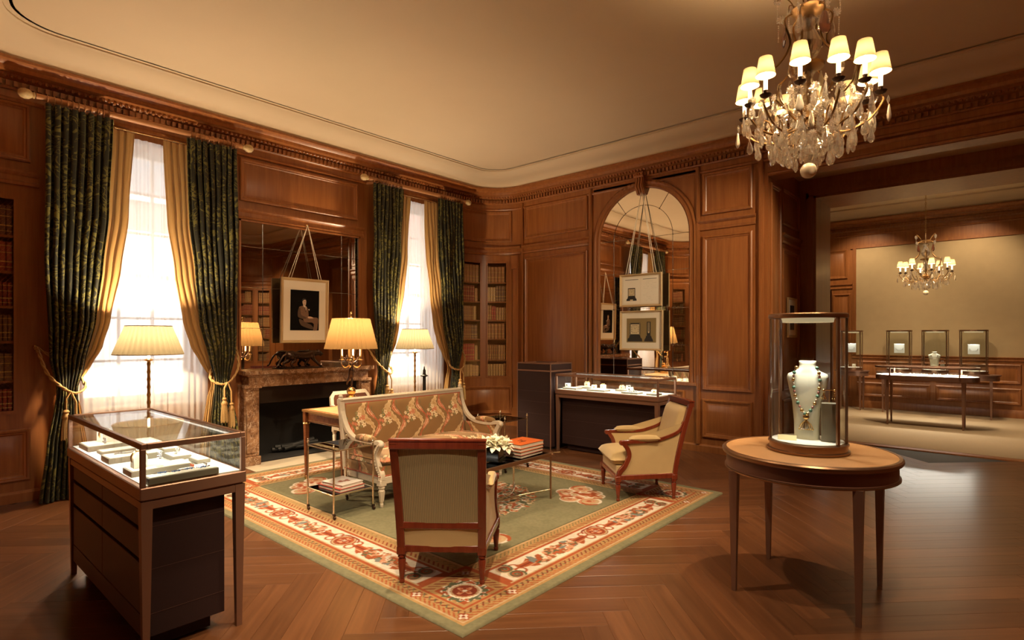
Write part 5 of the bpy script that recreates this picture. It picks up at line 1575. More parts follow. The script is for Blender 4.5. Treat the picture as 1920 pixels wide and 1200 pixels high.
# ================================================================== lamps
def pleated(mb, r0, r1, h, n, amp, z0):
    seg = n * 4; vv = []; F = []; nv = 6
    for i in range(seg):
        a = 2 * PI * i / seg; w = 1 + amp * math.cos(n * a)
        for j in range(nv + 1):
            f = j / nv; r = lerp(r0, r1, f) * w
            vv.append((r * math.cos(a), r * math.sin(a), z0 + h * f))
    for i in range(seg):
        k = (i + 1) % seg
        for j in range(nv): F.append((i * (nv + 1) + j, k * (nv + 1) + j, k * (nv + 1) + j + 1, i * (nv + 1) + j + 1))
    return mb.add(vv, F)
SHADE_CREAM = cloth('cream_pleated_silk', (.135, .11, .068), trans=.19)
SHADE_GOLD = cloth('gold_pleated_silk', (.125, .070, .026), trans=.24)
def floor_lamp(label, loc, power):
    t = thing('floor_lamp', label, 'floor lamp', loc, 0, 'pleated shade floor lamps')
    m = MB(); m.lathe([(.13, 0), (.13, .012), (.10, .022), (.05, .03), (.02, .05), (.016, .07)], 24); ob('base', m, BRASS, t, 40)
    m = MB(); m.tube([(0, 0, z) for z in [.06 + 1.22 * k / 50 for k in range(51)]], [.0125 if k % 3 else .0165 for k in range(51)], 10); m.lathe([(.012, 1.255), (.035, 1.268), (.036, 1.274), (.012, 1.285)], 14); ob('pole', m, BRASS, t, 60)
    m = MB(); pleated(m, .262, .172, .27, 36, .026, 1.325); ob('lamp_shade', m, SHADE_CREAM, t, 60, fix=False)
    m = MB()
    for r, z in ((.264, 1.325), (.174, 1.595)): m.tube([(r * math.cos(a), r * math.sin(a), z) for a in [2 * PI * k / 48 for k in range(48)]], .004, 6, closed=True)
    ob('shade_trim', m, plain('shade_trim', (.45, .30, .13), .7), t, 60)
    m = MB(); m.tube([(0, 0, 1.28), (0, 0, 1.36)], .010, 8); m.sphere((0, 0, 1.42), .03, 12, 8, (1, 1, 1.4)); ob('bulb', m, plain('bulb_glow', (1, .9, .7), .5, emit=((1.0, .75, .45), 6)), t, 60)
    lamp('lamp_light', 'POINT', (0, 0, 1.47), power, WARM, t, .04)
    return t
floor_lamp('tall brass floor lamp with cream pleated shade behind the near display case', (-6.17, 1.735, .0), LAMP_POWER).scale = (1.1, 1.1, 1.0)
floor_lamp('tall brass floor lamp with cream pleated shade behind the sofa by the far window', (-6.20, 4.98, .0), LAMP_POWER * .8)
def fused(name, mb, mat, parent, vox=.004, smooth=6):
    """one continuous surface over overlapping volumes"""
    me = mb.mesh(name); fix_normals(me)
    o = bpy.data.objects.new(name, me); col.objects.link(o); o.parent = parent
    r = o.modifiers.new('r', 'REMESH'); r.mode = 'VOXEL'; r.voxel_size = vox
    q = o.modifiers.new('s', 'SMOOTH'); q.factor = .5; q.iterations = smooth
    bpy.context.view_layer.update()
    dg = bpy.context.evaluated_depsgraph_get()
    me2 = bpy.data.meshes.new_from_object(o.evaluated_get(dg)); o.modifiers.clear(); o.data = me2
    me2.polygons.foreach_set('use_smooth', [True] * len(me2.polygons))
    me2.materials.clear(); me2.materials.append(mat)
    return o
t = thing('table_lamp', 'bronze figure lamp with three candles and gold pleated shade on the writing table', 'lamp', (-5.33, 3.41, .0155 + .7245))
z0 = .0
m = MB(); m.box(-.055, .055, -.055, .055, 0, .09, .006); m.box(-.065, .065, -.065, .065, 0, .02, .004); m.lathe([(.05, .09), (.056, .10), (.045, .115), (.04, .12)], 20); m.sphere((0, 0, .165), .048, 18, 12); ob('base', m, BRASS, t, 40)
m = MB()   # winged bronze figure, striding, arms raised
def limb(pts, rad): m.tube(smoothpath(pts, 5), [lerp(rad[min(int(k / 5), len(rad) - 2)], rad[min(int(k / 5) + 1, len(rad) - 1)], (k % 5) / 5) if k < 5 * (len(rad) - 1) else rad[-1] for k in range(5 * (len(pts) - 1) + 1)], 8)
limb([(0, .0, .20), (.004, .004, .25), (.0, .010, .30), (0, .006, .345), (0, 0, .40)], [.008, .014, .012, .020, .026])
limb([(-.05, -.02, .235), (-.03, -.025, .27), (-.012, -.012, .32), (0, -.004, .39)], [.008, .012, .016, .024])
limb([(0, 0, .38), (0, .002, .42), (.003, 0, .46), (.003, 0, .485)], [.026, .022, .028, .012])
m.sphere((.006, .0, .512), .020, 10, 8, (1, .9, 1.25))
limb([(0, .022, .468), (.004, .06, .485), (.004, .085, .53)], [.011, .009, .006]); limb([(0, -.022, .468), (.004, -.06, .485), (.004, -.085, .53)], [.011, .009, .006])
for s in (-1, 1):
    m.prism([(0, .45), (s * .05, .52), (s * .035, .56), (s * .012, .50)], -.018, -.010, lambda a, c_, n: (n - .02, a, c_))
fused('figure', m, DARK_BRONZE, t, .0035, 3)
m = MB()
for k in range(4):
    a = PI / 4 + k * PI / 2; ca, sa = math.cos(a), math.sin(a)
    P = smoothpath([(.0, .0, .46), (.06 * ca, .06 * sa, .42), (.10 * ca, .10 * sa, .45), (.10 * ca, .10 * sa, .50)], 6); m.tube(P, .0055, 6)
    m.lathe([(.008, 0), (.03, .006), (.032, .012), (.014, .016), (.013, .045), (.016, .05)], 12, (.10 * ca, .10 * sa, .495))
ob('candle_arms', m, BRASS, t, 50)
for k in range(4):
    a = PI / 4 + k * PI / 2; m = MB(); m.lathe([(.0105, 0), (.0105, .10), (.004, .105)], 12, (.10 * math.cos(a), .10 * math.sin(a), .540)); ob('candle', m, plain('candle_wax', (.85, .74, .52), .5) if 'candle_wax' not in MATS else MATS['candle_wax'], t, 50)
m = MB(); pleated(m, .270, .192, .325, 34, .045, .622); ob('lamp_shade', m, SHADE_GOLD, t, 60, fix=False)
m = MB(); m.tube([(0, 0, .52), (0, 0, .97)], .005, 6); m.lathe([(.004, .955), (.014, .965), (.010, .975), (.018, .990), (.014, 1.01), (.004, 1.025), (0, 1.03)], 12); m.lathe([(.0, .948), (.18, .944), (.188, .948)], 24); ob('finial_rod', m, BRASS, t, 50)
lamp('lamp_light', 'POINT', (0, 0, .84), LAMP_POWER * .9, WARM, t, .04)
# dark stick by the window
t = thing('candle_stand', 'slim black tapered candle stand in front of the far window', 'candle stand', (-5.95, 4.94, .0155))
m = MB(); m.lathe([(.11, 0), (.11, .015), (.05, .03), (.028, .05), (.026, .5), (.022, .93)], 16); ob('stem', m, BLACK, t, 50)
m = MB(); m.lathe([(.022, .93), (.05, .94), (.052, .95), (.03, .958), (.022, .97), (.020, 1.02), (.012, 1.035), (.006, 1.07), (0, 1.075)], 14); ob('nozzle', m, BLACK, t, 50)

# ================================================================== panther on the mantel
BR = plain('panther_bronze', (.055, .029, .018), .25, .6, noise=.3, scale=25)
t = thing('panther_statue', 'dark bronze striding panther statue on the marble mantel', 'statue', (XL + .13, 3.47, 1.1005))
m = MB(); m.box(-.055, .055, -.205, .30, 0, .012, .003); ob('plinth', m, DARK_BRONZE, t)
m = MB()
def chain(pts, x=0.0):
    P = smoothpath([(x + (p[3] if len(p) > 3 else 0), p[0], p[1]) for p in pts], 6); n = len(pts) - 1
    R = [lerp(pts[min(k // 6, n - 1)][2], pts[min(k // 6 + 1, n)][2], (k % 6) / 6 if k < 6 * n else 1.0) for k in range(6 * n + 1)]
    m.tube(P, R, 10)
    for p in (pts[0], pts[-1]): m.sphere((x + (p[3] if len(p) > 3 else 0), p[0], p[1]), p[2], 10, 8)
chain([(-.135, .172, .044), (-.09, .172, .050), (-.02, .160, .044), (.07, .155, .048), (.14, .170, .052), (.185, .178, .042), (.225, .184, .034), (.255, .188, .034)])
m.sphere((0, .262, .186), .036, 12, 10, (.9, 1.05, .92)); m.sphere((0, .298, .172), .021, 10, 8, (1, 1.1, .85)); m.sphere((0, .288, .160), .017, 10, 8)
for s_ in (-1, 1):
    m.sphere((s_ * .022, .248, .218), .013, 8, 6, (.8, .6, 1)); m.sphere((s_ * .014, .284, .192), .008, 8, 6); m.sphere((s_ * .030, .150, .165), .036, 10, 8, (.6, 1, 1.2)); m.sphere((s_ * .030, -.115, .155), .046, 10, 8, (.6, 1, 1.1))
chain([(.152, .150, .032), (.178, .105, .021), (.225, .062, .015), (.262, .026, .0135)], .030); m.sphere((.030, .274, .0225), .016, 10, 8, (.9, 1.35, .75))
chain([(.140, .145, .030), (.128, .095, .020), (.098, .055, .0145), (.104, .028, .013)], -.030); m.sphere((-.030, .116, .0225), .016, 10, 8, (.9, 1.35, .75))
chain([(-.110, .145, .042), (-.078, .105, .027), (-.118, .062, .0145), (-.102, .028, .013)], .032); m.sphere((.032, -.090, .0225), .016, 10, 8, (.9, 1.35, .75))
chain([(-.118, .145, .042), (-.125, .100, .027), (-.182, .066, .0145), (-.176, .030, .013)], -.032); m.sphere((-.032, -.164, .0225), .016, 10, 8, (.9, 1.35, .75))
chain([(-.150, .180, .018), (-.20, .160, .0125), (-.238, .105, .011), (-.262, .055, .0105), (-.285, .036, .010)])
fused('body', m, BR, t)
t = thing('glass_dish', 'clear low glass dish beside the panther on the mantel', 'dish', (XL + .12, 4.06, 1.1005))
m = MB(); m.lathe([(.05, 0), (.09, .006), (.15, .03), (.19, .05), (.195, .055), (.15, .036), (.05, .012), (0, .010)], 32, sx=.55, sy=1.0); ob('bowl', m, GLASS, t, 60)
# ================================================================== glass display counters
CASEWOOD = plain('bronzed_frame', (.27, .145, .095), .34, .5)
FLOORPAD = plain('case_floor', (.82, .80, .72), .8)
DRAWERM = plain('drawer_leather', (.085, .038, .028), .5, noise=.1, scale=60, bump=.05)
STRIPE = plain('led_strip', (1, 1, 1), .5, emit=((1.0, .93, .80), 1.0))
def counter(label, loc, rz, power):
    t = thing('display_counter', label, 'display case', loc, rz, 'glass-topped jewellery counters')
    a, d = .735, .235
    for sx_ in (-1, 1):
        for sy_ in (-1, 1):
            m = MB(); x, y = sx_ * (a - .025), sy_ * (d - .025)
            m.lathe([(.019, 0), (.034, .735)], 4, (x, y, 0), a0=PI / 4); ob('leg', m, CASEWOOD, t)
    m = MB(); m.box(-a + .004, a - .004, -d + .004, d - .004, .695, .735, .003); ob('apron', m, CASEWOOD, t)
    m = MB(); m.box(-a - .004, a + .004, -d - .004, d + .004, .742, .80, .004); m.box(-a + .01, a - .01, -d + .01, d - .01, .735, .742); ob('case_base', m, CASEWOOD, t)
    y0, y1 = -d + .022, d - .085
    m = MB(); m.box(-a + .055, a - .05, y0 + .012, y1, .085, .695); m.box(-a + .10, a - .10, y0 + .05, y1 - .05, .012, .085); ob('cabinet', m, LEATHER_DARK, t)
    for z in (.19, .40, .60):
        m = MB(); m.box(a - .051, a - .0492, y0 + .01, y1, z, z + .002); m.box(-a + .06, a - .05, y1 - .001, y1 + .0006, z, z + .002); ob('seam', m, DRAWERM, t)
    rows = [(.605, .685), (.455, .585), (.20, .435)]
    for q, (z0, z1) in enumerate(rows):
        for k in range(2):
            x0 = -a + .07 + k * (a - .065); x1 = x0 + a - .07
            m = MB(); m.box(x0, x1, y0 - .006, y0 + .012, z0, z1, .002); ob('drawer' if q < 2 else 'cupboard_door', m, DRAWERM, t)
    m = MB(); m.box(-a + .055, a - .05, y0 - .004, y0 + .012, .09, .19, .002); ob('plinth_board', m, DRAWERM, t)
    # glass box
    m = MB(); m.box(-a + .02, a - .02, -d + .02, d - .02, .80, .805); ob('case_floor', m, FLOORPAD, t)
    for nm, bx in (('glass_pane', (-a + .02, a - .02, -d + .002, -d + .007)), ('glass_pane', (-a + .02, a - .02, d - .007, d - .002)), ('glass_pane', (-a + .002, -a + .007, -d + .02, d - .02)), ('glass_pane', (a - .007, a - .002, -d + .02, d - .02))):
        m = MB(); m.box(*bx, .80, .975); ob(nm, m, GLASS, t)
    m = MB(); m.box(-a + .02, a - .02, -d + .02, d - .02, .992, .998); ob('glass_top', m, GLASS, t)
    for sx_ in (-1, 1):
        for sy_ in (-1, 1):
            m = MB(); x, y = sx_ * (a - .010), sy_ * (d - .010); m.box(x - .011, x + .011, y - .011, y + .011, .80, .978, .002); ob('corner_post', m, CASEWOOD, t)
    m = MB()
    m.box(-a, a, -d, -d + .024, .975, 1.003, .003); m.box(-a, a, d - .024, d, .975, 1.003, .003); m.box(-a, -a + .024, -d + .0241, d - .0241, .975, 1.003, .003); m.box(a - .024, a, -d + .0241, d - .0241, .975, 1.003, .003); ob('top_frame', m, CASEWOOD, t)
    for s in (-1, 1):
        m = MB(); m.box(-a + .03, a - .03, s * (d - .027) - .002, s * (d - .027) + .002, .976, .984); ob('led_strip', m, STRIPE, t)
        lamp('case_light', 'AREA', (0, s * (d - .036), .966), power, LED, t, 2 * a - .1, rot=(math.radians(s * -12), 0, 0), size_y=.012)
    return t
counter('bronze-framed glass jewellery counter with drawers in the left foreground', (-3.71, 1.04, 0), 0, 3.8)
counter('bronze-framed glass jewellery counter in front of the arched mirror', (-3.735, 6.165, 0), PI, 4.2)
# tall leather pedestal beside the far counter
t = thing('pedestal_cabinet', 'tall dark leather pedestal cabinet standing left of the far counter', 'cabinet', (-4.785, 6.10, 0))
a, d = .285, .235
m = MB(); m.box(-a, a, -d, d, .04, 1.025); ob('body', m, LEATHER_DARK, t)
m = MB(); m.box(-a + .03, a - .03, -d + .03, d - .03, 0, .04); ob('plinth', m, BLACK, t)
m = MB(); m.box(-a, a, -d, d, 1.045, 1.125); ob('upper_box', m, LEATHER_DARK, t)
m = MB(); m.box(-a - .004, a + .004, -d - .004, d + .004, 1.025, 1.045, .002); m.box(-a - .004, a + .004, -d - .004, d + .004, 1.125, 1.14, .002)
for sx_ in (-1, 1):
    for sy_ in (-1, 1): m.box(sx_ * a - .006, sx_ * a + .006, sy_ * d - .006, sy_ * d + .006, .0, 1.14)
ob('bronze_edging', m, CASEWOOD, t)
for z in (.2, .46, .62, .76):
    m = MB(); m.box(-a + .008, a - .008, -d - .0008, -d + .001, z, z + .002); ob('seam', m, DRAWERM, t)
m = MB(); m.box(-.10, .12, -.06, .12, 1.141, 1.149, .002); ob('tray_mat', m, BROWNL, t)

# ---- jewellery in the counters
DIAM = plain('jewel_white', (.85, .85, .88), .08, .9); GOLDJ = plain('jewel_gold', (.80, .55, .22), .15, 1.0); BLUEJ = plain('jewel_blue', (.10, .16, .32), .15, .3); DARKJ = plain('jewel_onyx', (.02, .02, .022), .1)
PADM = plain('cream_suede', (.74, .68, .54), .85)
Z0 = .8055
def tray(name, label, x, y, w, d, h, rz=0, z=Z0, mat=None, grp='trays in the foreground counter'):
    t = thing(name, label, 'tray', (x, y, z), rz, grp)
    m = MB(); m.box(-w / 2, w / 2, -d / 2, d / 2, 0, h, .002); ob('block', m, STONE_TRAY, t)
    m = MB(); m.box(-w / 2 + .008, w / 2 - .008, -d / 2 + .008, d / 2 - .008, h, h + .002, .0008); ob('suede_top', m, PADM if mat is None else mat, t)
    return t
def bracelet_on(label, x, y, z, rz, L, mat, grp):
    t = thing('bracelet', label, 'bracelet', (x, y, z), rz, grp)
    n = 26
    for k in range(0, n, 2):
        m = MB()
        for q in (k, k + 1):
            px = lerp(-L / 2, L / 2, q / n); py = .006 * math.sin(q * .5)
            m.sphere((px, py, .006), .0062 if q % 2 else .0048, 6, 4, (1.1, 1, .8))
        ob('link', m, mat if (k // 2) % 3 else DIAM, t, 40)
    return t
def ring_stand(label, x, y, z, h, mat, grp):
    t = thing('ring_stand', label, 'jewellery stand', (x, y, z), 0, grp)
    m = MB(); m.lathe([(.018, 0), (.018, .003), (.003, .006), (.003, h)], 10); ob('stem', m, GLASS, t)
    m = MB()
    for k in range(7):
        a = 2 * PI * k / 7; m.sphere((.016 * math.cos(a), .004 * math.sin(3 * a), h + .014 * math.sin(a)), .0065, 6, 4)
    ob('jewel', m, mat, t, 40)
    return t
def cuff_stand(label, x, y, z, rz, grp, mat=None):
    t = thing('cuff_stand', label, 'jewellery stand', (x, y, z), rz, grp)
    m = MB(); m.prism([(-.03, 0), (.03, 0), (.03, .05)] + [(.03 * math.cos(k * PI / 8), .05 + .03 * math.sin(k * PI / 8)) for k in range(9)] + [(-.03, .05)], -.03, .03, lambda a_, b_, n: (n, a_, b_)); ob('suede_block', m, PADM, t, 40)
    m = MB(); m.tube([(0, .033 * math.cos(k * PI / 12), .05 + .033 * math.sin(k * PI / 12)) for k in range(-4, 17)], .006, 8); m.sphere((0, 0, .086), .014, 10, 6, (1, 1, .5)); ob('cuff', m, mat or GOLDJ, t, 60)
    return t
g1 = 'jewellery in the foreground counter'
tray('jewel_tray', 'raised tray under the cuff stand in the near counter', -4.23, .97, .22, .26, .03)
cuff_stand('cream cuff stand with a gold cuff in the near counter', -4.25, .955, Z0 + .0325, .3, g1)
tray('jewel_tray', 'small tray of jewels behind the second glass stem', -4.00, .97, .11, .20, .018)
ring_stand('jewel on a clear stem over the small tray', -4.03, .905, Z0 + .021, .05, DIAM, g1)
tray('jewel_tray', 'long raised tray in the middle of the near counter', -3.72, .97, .16, .27, .03)
bracelet_on('thin bracelet laid along the middle tray of the near counter', -3.72, .97, Z0 + .0325, PI / 2, .18, DIAM, g1)
tray('jewel_tray', 'small pale tray beside the middle tray', -3.55, 1.14, .15, .10, .022)
ring_stand('brooch lying on the small pale tray', -3.55, 1.14, Z0 + .0245, .012, DIAM, g1)
tray('jewel_tray', 'stepped tray under the flower brooch in the near counter', -3.29, .97, .15, .28, .028)
cuff_stand('cuff stand with a watch near the front corner', -3.30, .885, Z0 + .0305, 0, g1, GOLDJ)
ring_stand('white flower brooch on a clear stem', -3.24, .96, Z0 + .0305, .055, DIAM, g1)
tray('jewel_tray', 'flat pale tray with earrings at the far right', -3.13, 1.10, .12, .16, .014)
ring_stand('pair of onyx and coral earrings on the flat tray', -3.12, 1.07, Z0 + .0165, .008, plain('coral', (.5, .12, .06), .3), g1)
ring_stand('pair of white earrings on the flat tray', -3.11, 1.13, Z0 + .0165, .008, DIAM, g1)
tray('jewel_tray', 'front tray with the long blue and white bracelet', -3.03, .995, .085, .31, .032)
bracelet_on('long blue and white bracelet on the front tray', -3.03, 1.0, Z0 + .0345, PI / 2 - .05, .25, BLUEJ, g1)
tray('jewel_tray', 'pale tray at the back of the near counter', -3.86, 1.18, .20, .09, .02)
tray('jewel_tray', 'pale tray at the far end of the near counter', -3.36, 1.19, .13, .07, .02)
g2 = 'jewellery in the far counter'; g3 = 'trays in the far counter'
for k, (x, y, w, d, nm) in enumerate(((-4.28, 6.05, .22, .15, 'left front'), (-4.22, 6.26, .24, .13, 'left back'), (-3.88, 6.05, .26, .15, 'centre front'), (-3.62, 6.25, .20, .14, 'centre back'), (-3.40, 6.04, .22, .14, 'right front'), (-3.12, 6.06, .13, .15, 'far right'))):
    tray('jewel_tray', nm + ' tray in the counter before the arched mirror', x, y, w, d, .02, 0, Z0, None, g3)
for k, (x, y, h, mt) in enumerate(((-4.36, 6.06, .05, DARKJ), (-4.20, 6.27, .055, GOLDJ), (-3.95, 6.06, .05, GOLDJ), (-3.83, 6.08, .06, GOLDJ), (-3.66, 6.25, .04, GOLDJ), (-3.57, 6.25, .045, DIAM), (-3.43, 6.05, .055, DARKJ), (-3.12, 6.07, .04, GOLDJ))):
    t = thing('cube_stand', ('first', 'second', 'third', 'fourth', 'fifth', 'sixth', 'seventh', 'eighth')[k] + ' white jewellery block from the left in the far counter', 'jewellery stand', (x, y, Z0 + .0225), .2 * (k % 3), g2)
    m = MB(); m.box(-.032, .032, -.026, .026, 0, h, .006); ob('block', m, PADM, t)
    m = MB()
    for q in range(9):
        a = 2 * PI * q / 9; m.sphere((.022 * math.cos(a), .018 * math.sin(a), h + .005), .006, 6, 4)
    m.sphere((0, -.028, h * .55), .010, 8, 5, (1, .5, 1)); ob('jewel', m, mt, t, 40)
bracelet_on('bracelet laid on the right front tray of the far counter', -3.37, 6.01, Z0 + .0225, 0, .13, DARKJ, g2)

# ================================================================== round table and vitrine
RT = (-.895, 3.675)
t = thing('round_table', 'round tan leather table with bronze rim carrying the tall glass vitrine', 'table', (RT[0], RT[1], 0))
m = MB(); m.lathe([(.445, .705), (.458, .708), (.460, .716), (.452, .720), (.452, .782), (.458, .786), (.462, .792)], 72); ob('apron', m, plain('apron_leather', (.17, .070, .042), .4, .2), t, 30)
m = MB(); m.lathe([(.44, .792), (.472, .794), (.476, .802), (.476, .814), (.468, .822), (.452, .8225), (.452, .80), (.44, .80)], 72, cap=False); m.lathe([(.446, .700), (.462, .703), (.464, .711), (.450, .715)], 72); ob('rim', m, BRONZE_METAL, t, 40)
m = MB(); m.lathe([(0, .80), (.452, .80), (.452, .820), (0, .820)], 72); ob('leather_top', m, TAN_TOP, t, 40)
for sx_ in (-1, 1):
    for sy_ in (-1, 1):
        m = MB(); m.lathe([(.017, .0), (.034, .705)], 4, (sx_ * .3175, sy_ * .3175, 0), a0=PI / 4); ob('leg', m, CASEWOOD, t)
VLEN = math.radians
def vitrine(label, loc, power, rz=0.0):
    t = thing('vitrine', label, 'vitrine', loc, rz, 'round glass vitrines')
    R = .205
    m = MB(); m.lathe([(R + .012, 0), (R + .016, .006), (R + .016, .014), (R + .004, .018), (R + .004, .045), (R + .010, .048), (R + .010, .056), (R, .060), (R - .012, .060)], 56); ob('base_ring', m, BRONZE_METAL, t, 35)
    m = MB(); m.lathe([(0, .060), (R - .012, .060), (R - .012, .064), (0, .064)], 48); ob('display_floor', m, FLOORPAD, t, 35)
    m = MB(); m.lathe([(R - .002, .060), (R - .002, .790), (R - .007, .790), (R - .007, .060)], 72, cap=False); ob('glass_cylinder', m, GLASS, t, 60)
    for k, a in enumerate([math.radians(q) for q in (190, -27, 9, 153)]):
        m = MB(); m.box(R - .012, R + .002, -.010, .010, .06, .790, .002); m.xf(Matrix.Rotation(a, 4, 'Z')); ob('post', m, BRONZE_METAL, t)
    m = MB(); m.lathe([(R - .02, .784), (R + .004, .784), (R + .008, .79), (R + .008, .806), (R, .812), (0, .812), (0, .800), (R - .02, .800)], 56); ob('top_ring', m, BRONZE_METAL, t, 35)
    m = MB(); m.lathe([(0, .760), (R * .66, .760), (R * .70, .799), (0, .799)], 40); ob('light_disc', m, plain('light_disc', (.9, .8, .5), .5, emit=((1.0, .80, .45), .22)) if 'light_disc' not in MATS else MATS['light_disc'], t, 35)
    lamp('vitrine_light', 'SPOT', (0, 0, .752), power, LED, t, .05, spot=math.radians(95), blend=.6)
    return t
def bust(label, loc, rz, neck, cat='necklace bust'):
    t = thing('necklace_bust', label, cat, loc, rz)
    m = MB()
    prof = [(0.0, .068, .036), (.10, .070, .038), (.24, .082, .042), (.33, .102, .045), (.395, .114, .045), (.42, .106, .04), (.437, .07, .04), (.455, .048, .040), (.485, .044, .038), (.50, .047, .041), (.505, .044, .038)]
    n = 32; vv = []; F = []
    for z, w, d in prof:
        for k in range(n):
            a = 2 * PI * k / n; ca, sa = math.cos(a), math.sin(a)
            vv.append((w * (abs(ca) ** .75) * (1 if ca > 0 else -1), d * (abs(sa) ** .9) * (1 if sa > 0 else -1) * (1.0 if sa < 0 else .8) + .045 * (z / .505 - .2), z * .92))
    for i in range(len(prof) - 1):
        for k in range(n): F.append((i * n + k, i * n + (k + 1) % n, (i + 1) * n + (k + 1) % n, (i + 1) * n + k))
    F.append(tuple(range((len(prof) - 1) * n, len(prof) * n))); F.append(tuple(range(n))[::-1])
    m.add(vv, F); ob('bust', m, plain('bust_linen', (.72, .68, .52), .8) if 'bust_linen' not in MATS else MATS['bust_linen'], t, 50)
    return t
VZ = .8205
vitrine('tall round glass vitrine on the round table in the foreground', (RT[0], RT[1], VZ), 17)
fz = VZ + .0645
bt = bust('cream bust wearing a long jewelled necklace in the foreground vitrine', (RT[0] - .012, RT[1] + .035, fz), .14, True)
JC = [plain('bead_gold', (.60, .38, .14), .2, .9), plain('bead_pearl', (.72, .62, .50), .2), plain('bead_green', (.10, .20, .14), .15), plain('bead_rose', (.34, .12, .10), .15)]
NL = thing('necklace', 'long multicoloured bead necklace with gold pendant in the foreground vitrine', 'necklace', (RT[0] - .012, RT[1] + .035, fz), .14)
P = smoothpath([(-.055, -.012, .425), (-.068, -.030, .385), (-.070, -.034, .33), (-.062, -.036, .27), (-.045, -.040, .215), (-.018, -.044, .165), (0, -.046, .15), (.018, -.044, .165), (.045, -.040, .215), (.062, -.036, .27), (.070, -.034, .33), (.068, -.030, .385), (.055, -.012, .425)], 5)
P = [Vector((p[0], -.047 + .045 * (p[2] / .465 - .2) + .006, p[2])) for p in P]
for k, p in enumerate(P[::2]):
    m = MB(); m.sphere((p[0], p[1] - .012, p[2]), .0105 if k % 2 == 0 else .007, 8, 6); ob('bead', m, JC[k % 4], NL, 60)
m = MB(); m.tube([(p[0], p[1] - .012, p[2]) for p in P], .002, 5); ob('chain', m, JC[0], NL, 60)
m = MB(); m.sphere((0, -.050, .135), .018, 10, 6, (1, .5, 1)); 
for k in range(7):
    x = lerp(-.036, .036, k / 6); m.tube([(0, -.050, .118), (x * .7, -.052, .092), (x, -.054, .068)], .003, 5); m.sphere((x, -.054, .062), .006, 6, 5)
ob('pendant', m, JC[0], NL, 60)
t = thing('display_block', 'grey suede block carrying drop earrings in the foreground vitrine', 'display block', (RT[0] + .112, RT[1] + .010, fz), .22)
m = MB(); m.box(-.040, .040, -.030, .030, 0, .225, .003); ob('block', m, STONE_TRAY, t)
m = MB(); m.tube([(0, 0, .225), (0, 0, .30)], .002, 5); m.tube([(-.03, 0, .30), (.03, 0, .30)], .002, 5)
for s in (-1, 1):
    m.sphere((s * .028, 0, .298), .007, 8, 5); m.sphere((s * .028, 0, .280), .005, 8, 5)
    for q in (-1, 0, 1): m.tube([(s * .028, 0, .278), (s * .028 + q * .011, 0, .25)], .0022, 5); m.sphere((s * .028 + q * .011, 0, .247), .0045, 6, 4)
ob('drop_earrings', m, GOLDJ, t, 50)
t = thing('name_card', 'small cream card on the floor of the foreground vitrine', 'card', (RT[0] - .085, RT[1] - .105, fz), .24)
m = MB(); m.prism([(-.05, 0), (.05, 0), (.05, .032), (-.05, .032)], 0, .003, lambda a_, b_, n: (a_, n + b_ * .55, b_ * .85)); ob('card', m, plain('cream_card', (.86, .76, .42), .6), t)

# ================================================================== the next room's furniture
def stadium(a, d, n=12):
    r = d; out = []
    for cx_, a0 in ((a - r, -90), (-(a - r), 90)):
        for k in range(n + 1):
            th = math.radians(a0 + 180 * k / n); out.append((cx_ + r * math.cos(th), r * math.sin(th)))
    return out
V3 = lambda a_, b_, n: (a_, b_, n)
t = thing('oval_counter', 'long oval glass-topped counter standing in the next room', 'display case', (-1.03, 11.55, .0065), 0)
A_, D_ = .70, .27
for sx_ in (-1, 1):
    for sy_ in (-1, 1):
        m = MB(); m.lathe([(.016, 0), (.030, .77)], 4, (sx_ * .50, sy_ * .21, 0), a0=PI / 4); ob('leg', m, CASEWOOD, t)
m = MB(); m.prism(stadium(A_, D_), .76, .835, V3); ob('apron', m, CASEWOOD, t, 35)
m = MB(); m.prism(stadium(A_ - .01, D_ - .01), .835, .840, V3); ob('case_floor', m, FLOORPAD, t)
m = MB(); st = stadium(A_, D_); si = stadium(A_ - .006, D_ - .006)
n_ = len(st); m.add([(x, y, z) for z in (.835, .965) for x, y in st], [(k, (k + 1) % n_, n_ + (k + 1) % n_, n_ + k) for k in range(n_)]); ob('glass_wall', m, GLASS, t, 40)
m = MB(); m.prism(stadium(A_ - .02, D_ - .02), .972, .977, V3); ob('glass_top', m, GLASS, t)
m = MB(); m.bar([(x, y, .972) for x, y in st], .026, .026, closed=True)
for sx_ in (-1, 1):
    for sy_ in (-1, 1): m.box(sx_ * .46 - .010, sx_ * .46 + .010, sy_ * D_ - .010, sy_ * D_ + .010, .835, .972)
ob('frame', m, CASEWOOD, t, 30)
for s in (-1, 1): lamp('case_light', 'AREA', (0, s * (D_ - .04), .958), 12, LED, t, 1.2, rot=(math.radians(s * -12), 0, 0), size_y=.012)
for k, (x, w) in enumerate(((-.38, .14), (-.10, .28), (.16, .12), (.40, .30))):
    tray('jewel_tray', ('first', 'second', 'third', 'fourth')[k] + ' tray from the left in the next room\'s oval counter', -1.03 + x, 11.50, w, .16, .018, 0, .8475, None, 'trays in the oval counter')
    m = thing('jewel_row', 'row of small jewels on the %s tray of the oval counter' % ('first', 'second', 'third', 'fourth')[k], 'jewellery', (-1.03 + x, 11.50, .8477 + .0205))
    for q in range(5):
        b = MB(); b.sphere(((q - 2) * w * .17, .02 * (q % 2), .006), .0075, 6, 4); ob('jewel', b, (DIAM, GOLDJ, DARKJ)[q % 3], m, 40)
